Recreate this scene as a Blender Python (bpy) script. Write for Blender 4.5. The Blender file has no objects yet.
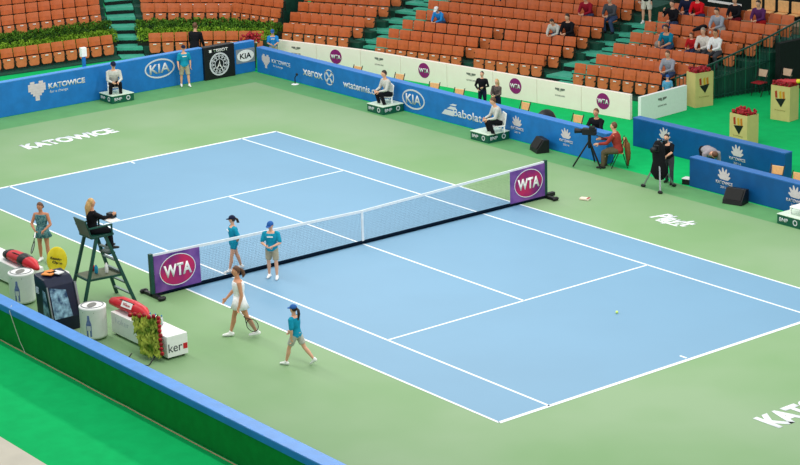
import bpy, bmesh, math, random
from mathutils import Vector, Matrix
random.seed(7)
SC = bpy.context.scene
COL = SC.collection
PI = math.pi

# ------------------------------------------------------------------ camera
def v3(*a): return Vector(a)
CAM = v3(41.4953, -30.5703, 15.6584)
YAW, PITCH, ROLL, FPX = 2.4875267, -0.2898912, -0.0307950, 2050.89
fw = v3(math.cos(PITCH)*math.cos(YAW), math.cos(PITCH)*math.sin(YAW), math.sin(PITCH))
rt = v3(math.sin(YAW), -math.cos(YAW), 0)
upv = rt.cross(fw)
r2 = rt*math.cos(ROLL) + upv*math.sin(ROLL)
u2 = -rt*math.sin(ROLL) + upv*math.cos(ROLL)
cd = bpy.data.cameras.new('camera')
cam = bpy.data.objects.new('camera', cd); COL.objects.link(cam)
cd.sensor_width = 36; cd.lens = FPX/800*36; cd.clip_end = 300
M = Matrix((r2, u2, -fw)).transposed().to_4x4(); M.translation = CAM
cam.matrix_world = M
SC.camera = cam

# ------------------------------------------------------------------ world, lamps, exposure
SC.view_settings.view_transform = 'Standard'
SC.view_settings.look = 'None'
SC.view_settings.gamma = 1
SC.view_settings.use_curve_mapping = False
SC.view_settings.exposure = 0.0
W = bpy.data.worlds.new('hall'); SC.world = W; W.use_nodes = True
W.node_tree.nodes['Background'].inputs[0].default_value = (0.93, 0.98, 1.0, 1)
W.node_tree.nodes['Background'].inputs[1].default_value = 0.70
def area(name, loc, target, sx, sy, power, color=(1, 0.97, 0.91)):
    l = bpy.data.lights.new(name, 'AREA'); l.shape = 'RECTANGLE'; l.size = sx; l.size_y = sy
    l.energy = power; l.color = color
    o = bpy.data.objects.new(name, l); COL.objects.link(o); o.location = loc
    d = Vector(target) - Vector(loc)
    z = -d.normalized(); x = Vector((1, 0, 0)); y = z.cross(x).normalized(); x = y.cross(z)
    m = Matrix((x, y, z)).transposed().to_4x4(); m.translation = loc; o.matrix_world = m
    return o
area('court_lamp_row', (-1, 8.5, 13.5), (-1, -6, 0), 44, 1.0, 4000)
area('court_lamp_row', (-1, -8.5, 13.5), (-1, 9, 0), 44, 1.0, 3300)

# ------------------------------------------------------------------ materials
def lin(c):
    c = c/255
    return c/12.92 if c <= .04045 else ((c+.055)/1.055)**2.4
_mats = {}
def mat(name, rgb, rough=.6, var=.06, scale=12, metal=0, spec=.4, rgb2=None, bump=0, trans=0):
    if name in _mats: return _mats[name]
    m = bpy.data.materials.new(name); m.use_nodes = True
    nt = m.node_tree; b = nt.nodes['Principled BSDF']
    c = [lin(x) for x in rgb]
    b.inputs['Roughness'].default_value = rough
    b.inputs['Metallic'].default_value = metal
    b.inputs['Specular IOR Level'].default_value = spec
    tc = nt.nodes.new('ShaderNodeTexCoord'); n = nt.nodes.new('ShaderNodeTexNoise')
    n.inputs['Scale'].default_value = scale; n.inputs['Detail'].default_value = 3
    nt.links.new(tc.outputs['Object'], n.inputs['Vector'])
    r = nt.nodes.new('ShaderNodeValToRGB')
    lo = [max(0, x*(1-var)) for x in c]; hi = [min(1, x*(1+var)) for x in c]
    if rgb2: lo = c; hi = [lin(x) for x in rgb2]
    r.color_ramp.elements[0].position = .35; r.color_ramp.elements[1].position = .65
    r.color_ramp.elements[0].color = (*lo, 1); r.color_ramp.elements[1].color = (*hi, 1)
    nt.links.new(n.outputs['Fac'], r.inputs['Fac']); nt.links.new(r.outputs['Color'], b.inputs['Base Color'])
    if bump:
        bp = nt.nodes.new('ShaderNodeBump'); bp.inputs['Strength'].default_value = bump
        nt.links.new(n.outputs['Fac'], bp.inputs['Height']); nt.links.new(bp.outputs['Normal'], b.inputs['Normal'])
    if trans:
        b.inputs['Transmission Weight'].default_value = trans
    _mats[name] = m
    return m
BLUECOURT = mat('court_blue', (107, 150, 180), .55, .02, .35)
GREENCOURT = mat('court_green', (115, 153, 103), .7, .04, .22, rgb2=(131, 160, 121))
CARPET = mat('green_carpet', (10, 180, 98), .95, .05, 2.5, spec=.1)
LINE = mat('line_white', (232, 238, 242), .5, .01)
BEIGE = mat('beige_floor', (206, 198, 180), .5, .04, 2)
BBLUE = mat('barrier_blue', (22, 112, 186), .45, .08, 3)
BDARK = mat('barrier_dark_blue', (0, 80, 142), .45, .08, 3)
BCAP = mat('barrier_cap_blue', (70, 140, 215), .4, .06, 4)
BGREEN = mat('barrier_green', (2, 124, 50), .8, .08, 5, spec=.1)
IVORY = mat('ivory_board', (255, 238, 226), .5, .02, 3)
WHITE = mat('white_paint', (240, 240, 238), .4, .02)
SILVER = mat('silver_print', (205, 208, 214), .5, .02)
GREYP = mat('grey_print', (110, 112, 105), .6, .05)
BLACK = mat('black_plastic', (16, 17, 20), .45, .2)
NAVY = mat('navy_panel', (12, 22, 50), .35, .1)
ORANGE = mat('seat_orange', (198, 98, 46), .45, .12, 4)
ORANGE2 = mat('seat_pan_orange', (206, 116, 66), .45, .12, 4)
FRAME = mat('seat_frame', (50, 46, 38), .5, .1)
TEAL = mat('tread_teal', (66, 172, 144), .6, .12, 3)
TEALD = mat('riser_green', (14, 74, 58), .7, .2, 3)
DARK = mat('dark_gap', (10, 22, 20), .9, .2)
CONC = mat('concourse_tan', (140, 118, 92), .8, .1, 2)
TAN = mat('light_wood', (236, 184, 122), .45, .08, 9)
CREAM = mat('cream_board', (208, 190, 122), .6, .04, 4)
PURPLE = mat('magenta_disc', (142, 22, 108), .5, .08, 3)
REDD = mat('wta_red', (196, 28, 88), .5, .25, 1.6, rgb2=(110, 24, 110))
VIOLET = mat('net_panel_violet', (82, 52, 128), .6, .2, 2.2, rgb2=(128, 84, 158), spec=.2)
HEART = mat('heart_print', (206, 196, 200), .6, .05, 9)
BOXG = mat('line_box_green', (0, 84, 62), .5, .06)
UGREEN = mat('umpire_green', (14, 66, 56), .4, .15, 5)
NETB = mat('net_black', (12, 24, 38), 1, .2, spec=0)
TAPE = mat('net_tape', (222, 228, 232), .6, .04)
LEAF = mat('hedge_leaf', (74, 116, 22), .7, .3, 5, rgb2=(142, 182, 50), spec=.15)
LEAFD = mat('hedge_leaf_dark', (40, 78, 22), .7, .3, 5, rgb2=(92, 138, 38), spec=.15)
LEAFL = mat('wreath_leaf', (74, 112, 30), .6, .3, 4, rgb2=(206, 212, 92), spec=.15)
ROSE = mat('red_rose', (118, 8, 22), .6, .3, 20, rgb2=(186, 20, 36))
RED = mat('red_bag', (196, 18, 34), .4, .1, 6)
METAL = mat('grey_metal', (150, 155, 158), .35, .05, metal=.8)
YELLOW = mat('yellow_sign', (238, 214, 24), .45, .08, 5, rgb2=(250, 232, 60))
TURQ = mat('turquoise', (10, 140, 176), .6, .08)
AQUA = mat('cooler_print', (24, 60, 96), .4, .3, 7, rgb2=(150, 190, 212))
GLASS = mat('cooler_glass', (225, 235, 235), .08, .02, trans=.7)
SPECK = mat('speaker_cloth', (18, 17, 18), .8, .3, 60)
BROWN = mat('dark_brown', (64, 44, 30), .6, .2)
def skin(k): return mat('skin_%d' % k, [(222, 168, 138), (205, 146, 112), (190, 128, 96)][k], .55, .04, 20, spec=.3)
def cloth(name, rgb, rgb2=None, scale=14): return mat('cloth_'+name, rgb, .85, .1, scale, spec=.15, rgb2=rgb2)

# ------------------------------------------------------------------ mesh builder
class MB:
    def __init__(s): s.v = []; s.f = []; s.m = []; s.mats = []
    def mi(s, m):
        if m is None: return 0
        if m not in s.mats: s.mats.append(m)
        return s.mats.index(m)
    def add(s, vs, fs, m=None):
        o = len(s.v); k = s.mi(m); s.v += [tuple(v) for v in vs]
        for f in fs: s.f.append(tuple(i+o for i in f)); s.m.append(k)
        return s
    def box(s, c, d, rz=0, m=None, ry=0, top=1.0):
        x, y, z = [q/2 for q in d]; vs = []
        R = Matrix.Rotation(rz, 3, 'Z') @ Matrix.Rotation(ry, 3, 'Y')
        for sz in (-1, 1):
            t = top if sz > 0 else 1
            for a, b in ((-1, -1), (1, -1), (1, 1), (-1, 1)): vs.append(Vector(c) + R @ Vector((a*x*t, b*y*t, sz*z)))
        return s.add(vs, [(3, 2, 1, 0), (4, 5, 6, 7), (0, 1, 5, 4), (1, 2, 6, 5), (2, 3, 7, 6), (3, 0, 4, 7)], m)
    def bar(s, a, b, w, h=None, m=None):
        a = Vector(a); b = Vector(b); h = h or w; d = (b-a).normalized()
        u = Vector((0, 0, 1)) if abs(d.z) < .9 else Vector((1, 0, 0))
        x = d.cross(u).normalized(); y = x.cross(d)
        vs = [p + x*i*w/2 + y*j*h/2 for p in (a, b) for i, j in ((-1, -1), (1, -1), (1, 1), (-1, 1))]
        return s.add(vs, [(3, 2, 1, 0), (4, 5, 6, 7), (0, 1, 5, 4), (1, 2, 6, 5), (2, 3, 7, 6), (3, 0, 4, 7)], m)
    def tube(s, pts, rad, n=8, m=None, flat=1.0, side=None, cap=True):
        pts = [Vector(p) for p in pts]; N = len(pts)
        if not hasattr(rad, '__len__'): rad = [rad]*N
        rings = []; prev = None
        def frame(d):
            nonlocal prev
            if side is not None: x = Vector(side)
            else: x = prev if prev is not None else (Vector((0, 0, 1)) if abs(d.z) < .9 else Vector((1, 0, 0)))
            x = (x - d*x.dot(d))
            if x.length < 1e-5: x = d.orthogonal()
            x.normalize(); prev = x
            return x, d.cross(x)
        P = []
        if cap:
            d0 = (pts[0]-pts[1]).normalized(); P.append((pts[0]+d0*rad[0]*.75, rad[0]*.5))
        for p, r in zip(pts, rad): P.append((p, r))
        if cap:
            d1 = (pts[-1]-pts[-2]).normalized(); P.append((pts[-1]+d1*rad[-1]*.75, rad[-1]*.5))
        vs = []; K = len(P)
        for i, (p, r) in enumerate(P):
            a = P[max(0, i-1)][0]; b = P[min(K-1, i+1)][0]; d = (b-a).normalized()
            x, y = frame(d)
            for j in range(n):
                t = 2*PI*j/n; vs.append(p + x*math.cos(t)*r*(flat if side is None else 1) + y*math.sin(t)*r*(1 if side is None else flat))
        fs = [(i*n+j, i*n+(j+1) % n, (i+1)*n+(j+1) % n, (i+1)*n+j) for i in range(K-1) for j in range(n)]
        fs.append(tuple(reversed(range(n)))); fs.append(tuple((K-1)*n+j for j in range(n)))
        return s.add(vs, fs, m)
    def ell(s, c, r, n=12, k=8, m=None, rot=None, half=False):
        c = Vector(c); vs = []; fs = []
        if not hasattr(r, '__len__'): r = (r, r, r)
        R = rot or Matrix.Identity(3); top = 0; end = PI/2 if half else PI
        for i in range(k+1):
            t = end*i/k
            for j in range(n):
                q = 2*PI*j/n
                vs.append(c + R @ Vector((r[0]*math.sin(t)*math.cos(q), r[1]*math.sin(t)*math.sin(q), r[2]*math.cos(t))))
        for i in range(k):
            for j in range(n):
                a, b, c2, d = i*n+j, i*n+(j+1) % n, (i+1)*n+(j+1) % n, (i+1)*n+j
                if i == 0: fs.append((a, d, c2))
                elif i == k-1 and not half: fs.append((a, d, b))
                else: fs.append((a, d, c2, b))
        if half: fs.append(tuple(k*n+j for j in range(n)))
        return s.add(vs, fs, m)
    def poly(s, pts, o, x, y, th, m=None, lift=.002):
        o = Vector(o); x = Vector(x).normalized(); y = Vector(y).normalized(); z = x.cross(y)
        n = len(pts)
        vs = [o + x*a + y*b + z*lift for a, b in pts] + [o + x*a + y*b + z*(lift+th) for a, b in pts]
        fs = [tuple(reversed(range(n))), tuple(range(n, 2*n))] + [(i, (i+1) % n, n+(i+1) % n, n+i) for i in range(n)]
        return s.add(vs, fs, m)
    def ring(s, ra, rb, w, o, x, y, th, m=None, n=32, lift=.002):
        o = Vector(o); x = Vector(x).normalized(); y = Vector(y).normalized(); z = x.cross(y); vs = []
        for L in (lift, lift+th):
            for k in (0, 1):
                for j in range(n):
                    t = 2*PI*j/n; vs.append(o + x*(ra-k*w)*math.cos(t) + y*(rb-k*w)*math.sin(t) + z*L)
        fs = []
        for j in range(n):
            q = (j+1) % n
            fs += [(2*n+j, 2*n+q, 3*n+q, 3*n+j), (j, q, 2*n+q, 2*n+j), (n+q, n+j, 3*n+j, 3*n+q), (q, j, n+j, n+q)]
        return s.add(vs, fs, m)
    def prof(s, pts, a, b, m=None):
        """pts in xz plane, extruded in y from a to b"""
        n = len(pts); vs = [(x, a, z) for x, z in pts] + [(x, b, z) for x, z in pts]
        fs = [tuple(range(n)), tuple(reversed(range(n, 2*n)))] + [((i+1) % n, i, n+i, n+(i+1) % n) for i in range(n)]
        return s.add(vs, fs, m)
    def mesh(s, name, default=None, smooth=False):
        me = bpy.data.meshes.new(name); me.from_pydata(s.v, [], s.f)
        ms = s.mats or [default]
        for m in ms: me.materials.append(m if m else default)
        me.polygons.foreach_set('material_index', s.m)
        if smooth: me.polygons.foreach_set('use_smooth', [True]*len(s.f))
        bm = bmesh.new(); bm.from_mesh(me); bmesh.ops.recalc_face_normals(bm, faces=bm.faces); bm.to_mesh(me); bm.free()
        me.update(); return me
    def build(s, name, m=None, parent=None, smooth=False, bevel=0):
        if s.mats == [] and m: s.mats = [m]
        o = bpy.data.objects.new(name, s.mesh(name, m, smooth)); COL.objects.link(o)
        if parent: o.parent = parent
        if bevel:
            b = o.modifiers.new('bevel', 'BEVEL'); b.width = bevel; b.segments = 2; b.limit_method = 'ANGLE'
        return o

def tag(o, label=None, cat=None, group=None, kind=None):
    if label: o['label'] = label
    if cat: o['category'] = cat
    if group: o['group'] = group
    if kind: o['kind'] = kind
    return o
def thing(name, label, cat, loc=(0, 0, 0), rz=0, group=None):
    o = bpy.data.objects.new(name, None); COL.objects.link(o); o.location = loc; o.rotation_euler = (0, 0, rz)
    o.empty_display_size = .1
    return tag(o, label, cat, group)
def copy_tree(o, parent=None):
    c = o.copy(); COL.objects.link(c); c.parent = parent
    for ch in list(o.children): copy_tree(ch, c)
    return c
def evaluated(o):
    bpy.context.view_layer.update()
    dg = bpy.context.evaluated_depsgraph_get()
    me = bpy.data.meshes.new_from_object(o.evaluated_get(dg)); return me
def text(s, name, size, o, x, y, m, parent, th=.004, bold=.0, sx=1.0, center=True, shear=0, spacing=1.0, width=None, lift=.003):
    """flat lettering of cap height `size`, centred on o, reading along x with its heads towards y"""
    c = bpy.data.curves.new(name, 'FONT'); c.body = s; c.size = 1; c.extrude = 0; c.offset = bold
    c.align_x = 'CENTER' if center else 'LEFT'; c.shear = shear; c.space_character = spacing
    t = bpy.data.objects.new(name, c); COL.objects.link(t)
    me = evaluated(t); bpy.data.objects.remove(t)
    xs = [v.co.x for v in me.vertices]; ys = [v.co.y for v in me.vertices]
    w0 = max(xs)-min(xs); h0 = .69; k = size/h0; kx = (width/w0) if width else k*sx
    cx = (max(xs)+min(xs))/2 if center else min(xs)
    xx = Vector(x).normalized(); yy = Vector(y).normalized(); zz = xx.cross(yy); oo = Vector(o)
    P = parent.matrix_world.inverted() if parent else Matrix()
    for v in me.vertices:
        v.co = oo + xx*(v.co.x-cx)*kx + yy*(v.co.y-h0/2)*k + zz*lift
    me.materials.clear(); me.materials.append(m)
    ob = bpy.data.objects.new(name, me); COL.objects.link(ob)
    if parent: ob.parent = parent
    sd = ob.modifiers.new('thickness', 'SOLIDIFY'); sd.thickness = th; sd.offset = 0
    return ob
def ellpts(a, b, n=32, a0=0): return [(a*math.cos(2*PI*j/n+a0), b*math.sin(2*PI*j/n+a0)) for j in range(n)]
X, Y, Z = (1, 0, 0), (0, 1, 0), (0, 0, 1)

# ================================================================== SETTING
fl = MB().box((-5, 0, -.1), (76, 70, .2)).build('floor', CARPET); tag(fl, kind='structure', label='bright green carpet around and outside the court')
def strip(x0, x1, y0, y1, z, th=.004):
    return MB().box(((x0+x1)/2, (y0+y1)/2, z+th/2), (x1-x0, y1-y0, th))
strip(-18.55, 24, -10.36, 9.15, 0, .006).build('court_surround', GREENCOURT, fl)['label'] = 'pale green court surround'
edge = mat('shaded_surround_green', (86, 146, 90), .75, .05, 2)  # darker green: shadow bands at the barrier feet put into the colour
strip(-20.1, 24, -10.36, 10.15, 0, .003).build('surround_shadow_band', edge, fl)
strip(-11.885, 11.885, -5.485, 5.485, .006, .003).build('court', BLUECOURT, fl)['label'] = 'light blue tennis court'
strip(5.0, 45, -30, -13.5, 0, .02).build('beige_walkway', BEIGE, fl)
strip(-45, 5.0, -30, -13.5, 0, .02).build('beige_walkway', BEIGE, fl)
def line(x0, x1, y0, y1): strip(x0, x1, y0, y1, .009, .002).build('court_line', LINE, fl)
w = .055
for s in (-1, 1):
    line(-11.885, 11.885, s*5.485-w/2 if s < 0 else 5.485-w, s*5.485+w/2 if s < 0 else 5.485)
    line(-11.885, 11.885, s*4.115-w/2, s*4.115+w/2)
    line(s*6.4-w/2, s*6.4+w/2, -4.115, 4.115)
    line(s*11.885-.05, s*11.885+.05, -5.485, 5.485)
    line(s*11.885-s*.2-.1, s*11.885-s*.2+.1, -w/2, w/2)
line(-6.4, 6.4, -w/2, w/2)
text('KATOWICE', 'floor_lettering', .62, (-15.85, .12, .008), Y, (-1, 0, 0), LINE, fl, .002, bold=.05, width=3.3)
text('KATOWICE', 'floor_lettering', .62, (15.5, .1, .008), Y, (-1, 0, 0), LINE, fl, .002, bold=.05, width=3.3)
text('Play!t', 'floor_lettering', .55, (4.05, 7.45, .008), X, Y, LINE, fl, .002, bold=.035, width=1.35, shear=.3)
strip(3.7, 4.5, 7.05, 7.12, .008, .002).build('floor_underline', LINE, fl)

# ------------------------------------------------------------------ barriers round the court
def sign_root(name, label, cat='barrier'): return thing(name, label, cat)
def kia(o, x, y, a, m, parent, fill=None, tm=None):
    b = MB()
    if fill: b.poly(ellpts(a, a*.58), o, x, y, .003, fill)
    b.ring(a, a*.56, a*.09, o, x, y, .006, m); b.build('logo_ring', m, parent)
    text('KIA', 'lettering', a*.52, Vector(o), x, y, tm or m, parent, bold=.02, width=a*1.35, lift=.008)
def lotus(o, x, y, s, parent, sub='2014', big=True):
    b = MB()
    for k, (ang, L) in enumerate(((-65, .8), (-38, 1), (-12, 1.05), (14, .98), (40, .9), (66, .75))):
        t = math.radians(ang); dx, dy = math.sin(t), math.cos(t); px, py = dy, -dx
        pts = [(0, 0), (dx*L*.5+px*.17, dy*L*.5+py*.17), (dx*L+px*.06, dy*L+py*.06), (dx*L-px*.06, dy*L-py*.06), (dx*L*.5-px*.17, dy*L*.5-py*.17)]
        b.poly([(q*s, r*s-.35*s) for q, r in pts], o, x, y, .003, HEART, lift=.002+.0006*k)
    b.build('lotus_logo', HEART, parent)
    o = Vector(o)
    if big:
        text('KATOWICE', 'lettering', s*.26, o-Vector(y)*s*.62, x, y, HEART, parent, bold=.02, width=s*1.9)
        text(sub, 'lettering', s*.18, o-Vector(y)*s*1.0, x, y, HEART, parent, width=s*.9)
def heart(o, x, y, s, parent):
    rows = ['.XX..XX.', 'XXXXXXXX', 'XXXXXXXX', 'XXXXXXXX', '.XXXXXX.', '..XXXX..', '...XX...', '...XX...'][:8]
    b = MB(); c = s/8
    for j, r in enumerate(rows):
        for i, ch in enumerate(r):
            if ch == 'X': b.poly([(a*c*1.0, q*c) for a, q in ((i-4, 3.2-j), (i-3, 3.2-j), (i-3, 4.25-j), (i-4, 4.25-j))], o, x, y, .003)
    b.build('heart_logo', HEART, parent)
def barrier_y(label, x0, x1, y, th, h, body, cap, name='advertising_barrier', back=1):
    """barrier running along x; printed face at y looks to -y"""
    t = thing(name, label, 'barrier', ((x0+x1)/2, y+th/2*back, 0)); c = -((x0+x1)/2)
    L = x1-x0
    MB().box((0, 0, (h-.03)/2), (L, th, h-.03)).build('panel', body, t, bevel=.015)
    MB().box((0, 0, h-.02), (L, th+.01, .04)).build('cap', cap, t, bevel=.01)
    return t
bpy.context.view_layer.update()
# left end wall
LX = -20.13
tl = thing('advertising_barrier', 'long blue end barrier with pale heart, KATOWICE lettering and KIA oval', 'barrier', (LX-.12, -1.0, 0))
MB().box((0, 0, .585), (.24, 18.0, 1.17)).build('panel', BBLUE, tl, bevel=.015)
MB().box((0, 0, 1.18), (.25, 18.0, .04)).build('cap', BCAP, tl, bevel=.01)
def lw(y, z, d=.122): return (d, y+1.0, z)
heart(lw(1.32, .68), Y, Z, .66, tl)
text('KATOWICE', 'lettering', .17, lw(2.47, .79), Y, Z, SILVER, tl, bold=.04, width=1.42)
text('for a change', 'lettering', .09, lw(2.15, .60), Y, Z, SILVER, tl, width=.7)
kia(lw(6.19, .73), Y, Z, .62, SILVER, tl)
tb = thing('clock_board', 'black board with round white clock emblem at the end of the blue barrier', 'sign', (LX, 8.65, 0))
MB().box((-.05, 0, .6), (.3, 1.3, 1.2)).build('board', BLACK, tb, bevel=.01)
b = MB(); o = (.101, -.02, .53)
b.ring(.42, .42, .06, o, Y, Z, .004, SILVER); b.ring(.31, .31, .02, o, Y, Z, .004, SILVER)
for k in range(12):
    a = 2*PI*k/12; c, s = math.cos(a), math.sin(a)
    b.poly([(c*.22-s*.02, s*.22+c*.02), (c*.22+s*.02, s*.22-c*.02), (c*.34+s*.045, s*.34-c*.045), (c*.34-s*.045, s*.34+c*.045)], o, Y, Z, .004, SILVER)
b.ring(.2, .2, .025, o, Y, Z, .004, SILVER); b.build('clock_face', SILVER, tb)
b = MB()
for a, L in ((math.radians(-60), .26), (math.radians(230), .24), (math.radians(85), .14)):
    c, s = math.cos(a), math.sin(a); b.poly([(-s*.03, c*.03), (s*.03, -c*.03), (c*L, s*L)], o, Y, Z, .005, WHITE, lift=.006)
b.build('clock_hands', WHITE, tb)
text('TISSOT', 'lettering', .1, (.101, .06, 1.04), Y, Z, WHITE, tb, bold=.02, width=.62)
MB().box((.102, -.38, 1.04), (.004, .1, .1)).build('square_mark', WHITE, tb)
tk = thing('advertising_barrier', 'short blue barrier section with white KIA plate in the corner', 'barrier', (LX, 9.78, 0))
MB().box((-.12, 0, .56), (.24, .93, 1.12)).build('panel', BBLUE, tk, bevel=.015)
MB().box((-.12, 0, 1.13), (.25, .93, .03)).build('cap', BCAP, tk, bevel=.01)
MB().box((.003, .05, .64), (.008, .82, .52)).build('plate', mat('grey_plate', (130, 140, 150), .5), tk)
kia((.008, .05, .64), Y, Z, .37, WHITE, tk, fill=WHITE, tm=BLACK)
# far side wall
fx0, fx1 = -19.95, -1.5; fc = (fx0+fx1)/2
tf = barrier_y('long blue side barrier with xerox, wtatennis.com, KIA and Babolat lettering', fx0, fx1, 10.2, .3, .93, BBLUE, mat('far_cap_blue', (46, 122, 200), .4, .06, 4))
def fwp(x, z): return (x-fc, -.15, z)
heart(fwp(-19.36, .47), X, Z, .5, tf)
text('KATOWICE', 'lettering', .14, fwp(-18.4, .56), X, Z, SILVER, tf, bold=.01, width=1.15)
text('for a change', 'lettering', .07, fwp(-18.6, .4), X, Z, SILVER, tf, width=.6)
text('xerox', 'lettering', .3, fwp(-16.45, .50), X, Z, SILVER, tf, bold=.02, width=1.2)
b = MB(); b.ring(.28, .28, .04, fwp(-15.46, .49), X, Z, .004, SILVER)
for rot in (45, -45):
    c, s = math.cos(math.radians(rot)), math.sin(math.radians(rot))
    b.poly([(a*c-q*s, a*s+q*c) for a, q in ((-.27, -.05), (0, -.02), (.27, -.05), (.27, .05), (0, .02), (-.27, .05))], fwp(-15.46, .49), X, Z, .004, SILVER)
b.build('sphere_logo', SILVER, tf)
text('wtatennis.com', 'lettering', .24, fwp(-13.5, .41), X, Z, SILVER, tf, bold=.02, width=2.3)
kia(fwp(-10.73, .47), X, Z, .6, SILVER, tf)
text('Babolat', 'lettering', .26, fwp(-7.95, .40), X, Z, SILVER, tf, bold=.015, width=1.45)
b = MB()
for z0, z1, a, q in ((.25, .42, -9.25, -8.65), (.46, .56, -8.98, -8.6), (.6, .66, -8.85, -8.55)):
    b.poly([(a, z0), (q, z0), (q+.1, z1), (a+.18, z1)], (-fc, -.15, 0), X, Z, .004)
b.build('babolat_bars', SILVER, tf)
lotus(fwp(-5.52, .58), X, Z, .31, tf); lotus(fwp(-3.27, .58), X, Z, .31, tf)
# right walls
ta = barrier_y('dark blue rear barrier on the right, behind the shorter front one', -2.55, 3.6, 12.3, .3, .9, BDARK, mat('dark_cap_blue', (30, 100, 170), .4, .06, 4))
lotus((-1.17-.525, -.15, .58), X, Z, .33, ta); lotus((1.78-.525, -.15, .58), X, Z, .33, ta)
tb2 = barrier_y('blue front barrier on the right with lotus logos and a black wedge before it', 1.9, 12.5, 10.2, .3, .86, BDARK, mat('dark_cap_blue', (30, 100, 170), .4, .06, 4))
for q in (3.25, 5.85, 8.9): lotus((q-7.2, -.15, .56), X, Z, .33, tb2)
# near wall
nx0, nx1 = -14, 22
tn = thing('advertising_barrier', 'green backed barrier with blue padded top nearest the viewer', 'barrier', (4, -10.52, 0))
MB().box((0, 0, .43), (36, .28, .86)).build('panel', BGREEN, tn, bevel=.01)
MB().box((0, 0, .83), (36.02, .35, .14)).build('cap_skirt', BBLUE, tn, bevel=.01)
MB().box((0, 0, .91), (36.02, .35, .03)).build('cap', BCAP, tn, bevel=.01)
cb = MB(); random.seed(3)
cb.tube([(x, -10.72+random.uniform(-.01, .01), .012) for x in [-14+.5*i for i in range(73)]], .014, 6)
tag(cb.build('cable', mat('beige_cable', (186, 160, 120), .7)), 'thin beige cable along the foot of the green backed barrier', 'cable')
cb = MB(); cb.tube([(1.55, -10.73, .02), (1.3, -10.72, .25), (1.05, -10.71, .6), (.9, -10.71, .86), (.8, -10.6, .95)], .008, 6)
tag(cb.build('cable', mat('pale_cord', (200, 200, 190), .7)), 'thin pale cord hanging over the blue topped near barrier', 'cable')
tp = thing('rail_post', 'short black rail frame outside the near barrier at the left edge', 'railing', (.05, -11.05, 0))
MB().bar((0, 0, 0), (0, 0, .95), .04).build('post', BLACK, tp); MB().bar((-.9, .1, 0), (-.9, .1, .95), .04).build('post', BLACK, tp)
for z in (.3, .62, .92): MB().bar((0, 0, z), (-.9, .1, z), .03).build('rail', METAL, tp)

# white second barrier: separate boards along a bent line
WP = [(-20.93, 11.8), (-17.18, 12.85), (-10.57, 13.84), (-5.04, 14.6)]
WH = .83
def wline(x):
    for A, B in zip(WP, WP[1:]):
        if x <= B[0] or B is WP[-1]:
            t = (x-A[0])/(B[0]-A[0]); return Vector((x, A[1]+(B[1]-A[1])*t, 0)), Vector((B[0]-A[0], B[1]-A[1], 0)).normalized()
bounds = [-20.93, -19.15, -17.18, -15.2, -13.0, -10.9, -8.95, -7.05, -5.04]
logo_at = [(-20.07, 'c'), (-18.27, 'w'), (-16.25, 'c'), (-14.07, 'w'), (-11.88, 'c'), (-9.89, 'w'), (-7.95, 'c'), (-6.14, 'w')]
names = ['first board from the arena corner', 'second board from the arena corner', 'third board from the arena corner', 'fourth board from the corner, behind the KIA oval',
         'board behind the Babolat lettering', 'board right of the two standing people', 'last but one board before the gap', 'last board, beside the gap in the barrier']
def board_logo(kind, o, d, parent):
    if kind == 'w':
        b = MB(); b.poly(ellpts(.27, .27), o, d, Z, .004, PURPLE); b.build('round_logo', PURPLE, parent)
        text('WTA', 'lettering', .14, o, d, Z, WHITE, parent, bold=.03, width=.46, lift=.01)
    else:
        o = Vector(o) + Vector((0, 0, .1)); b = MB()
        for s in (-1, 1):
            for k in range(3):
                b.poly([(s*(.02+.07*k), -.03+.02*k), (s*(.07+.07*k), .0+.02*k), (s*(.09+.06*k), .09), (s*(.02+.06*k), .08)][::s], o, d, Z, .003, GREYP, lift=.002+.0005*k)
        b.build('lotus_logo', GREYP, parent)
        text('KATOWICE OPEN', 'lettering', .05, o-Vector((0, 0, .17)), d, Z, GREYP, parent, width=.42)
for i, (a, c) in enumerate(zip(bounds, bounds[1:])):
    A, _ = wline(a); B, _ = wline(c); d = (B-A).normalized(); n = Vector((d.y, -d.x, 0))
    mid = (A+B)/2; L = (B-A).length; rz = math.atan2(d.y, d.x)
    t = thing('advertising_board', 'ivory %s with %s' % (names[i], 'a round magenta WTA emblem' if logo_at[i][1] == 'w' else 'small grey lotus emblem'), 'barrier', mid, rz)
    MB().box((0, .06, WH/2), (L-.015, .12, WH)).build('board', IVORY, t, bevel=.006)
    P = wline(logo_at[i][0])[0]
    off = (P-mid).dot(d)
    board_logo(logo_at[i][1], (off, 0, .46), X, t)
t = thing('advertising_board', 'ivory board turned sideways, right of the gap, before the child in a blue cap', 'barrier', (-4.6, 15.7, 0), math.radians(95))
MB().box((0, .06, .42), (2.3, .12, .84)).build('board', WHITE, t, bevel=.006)
board_logo('c', (-.1, 0, .46), X, t)

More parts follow.
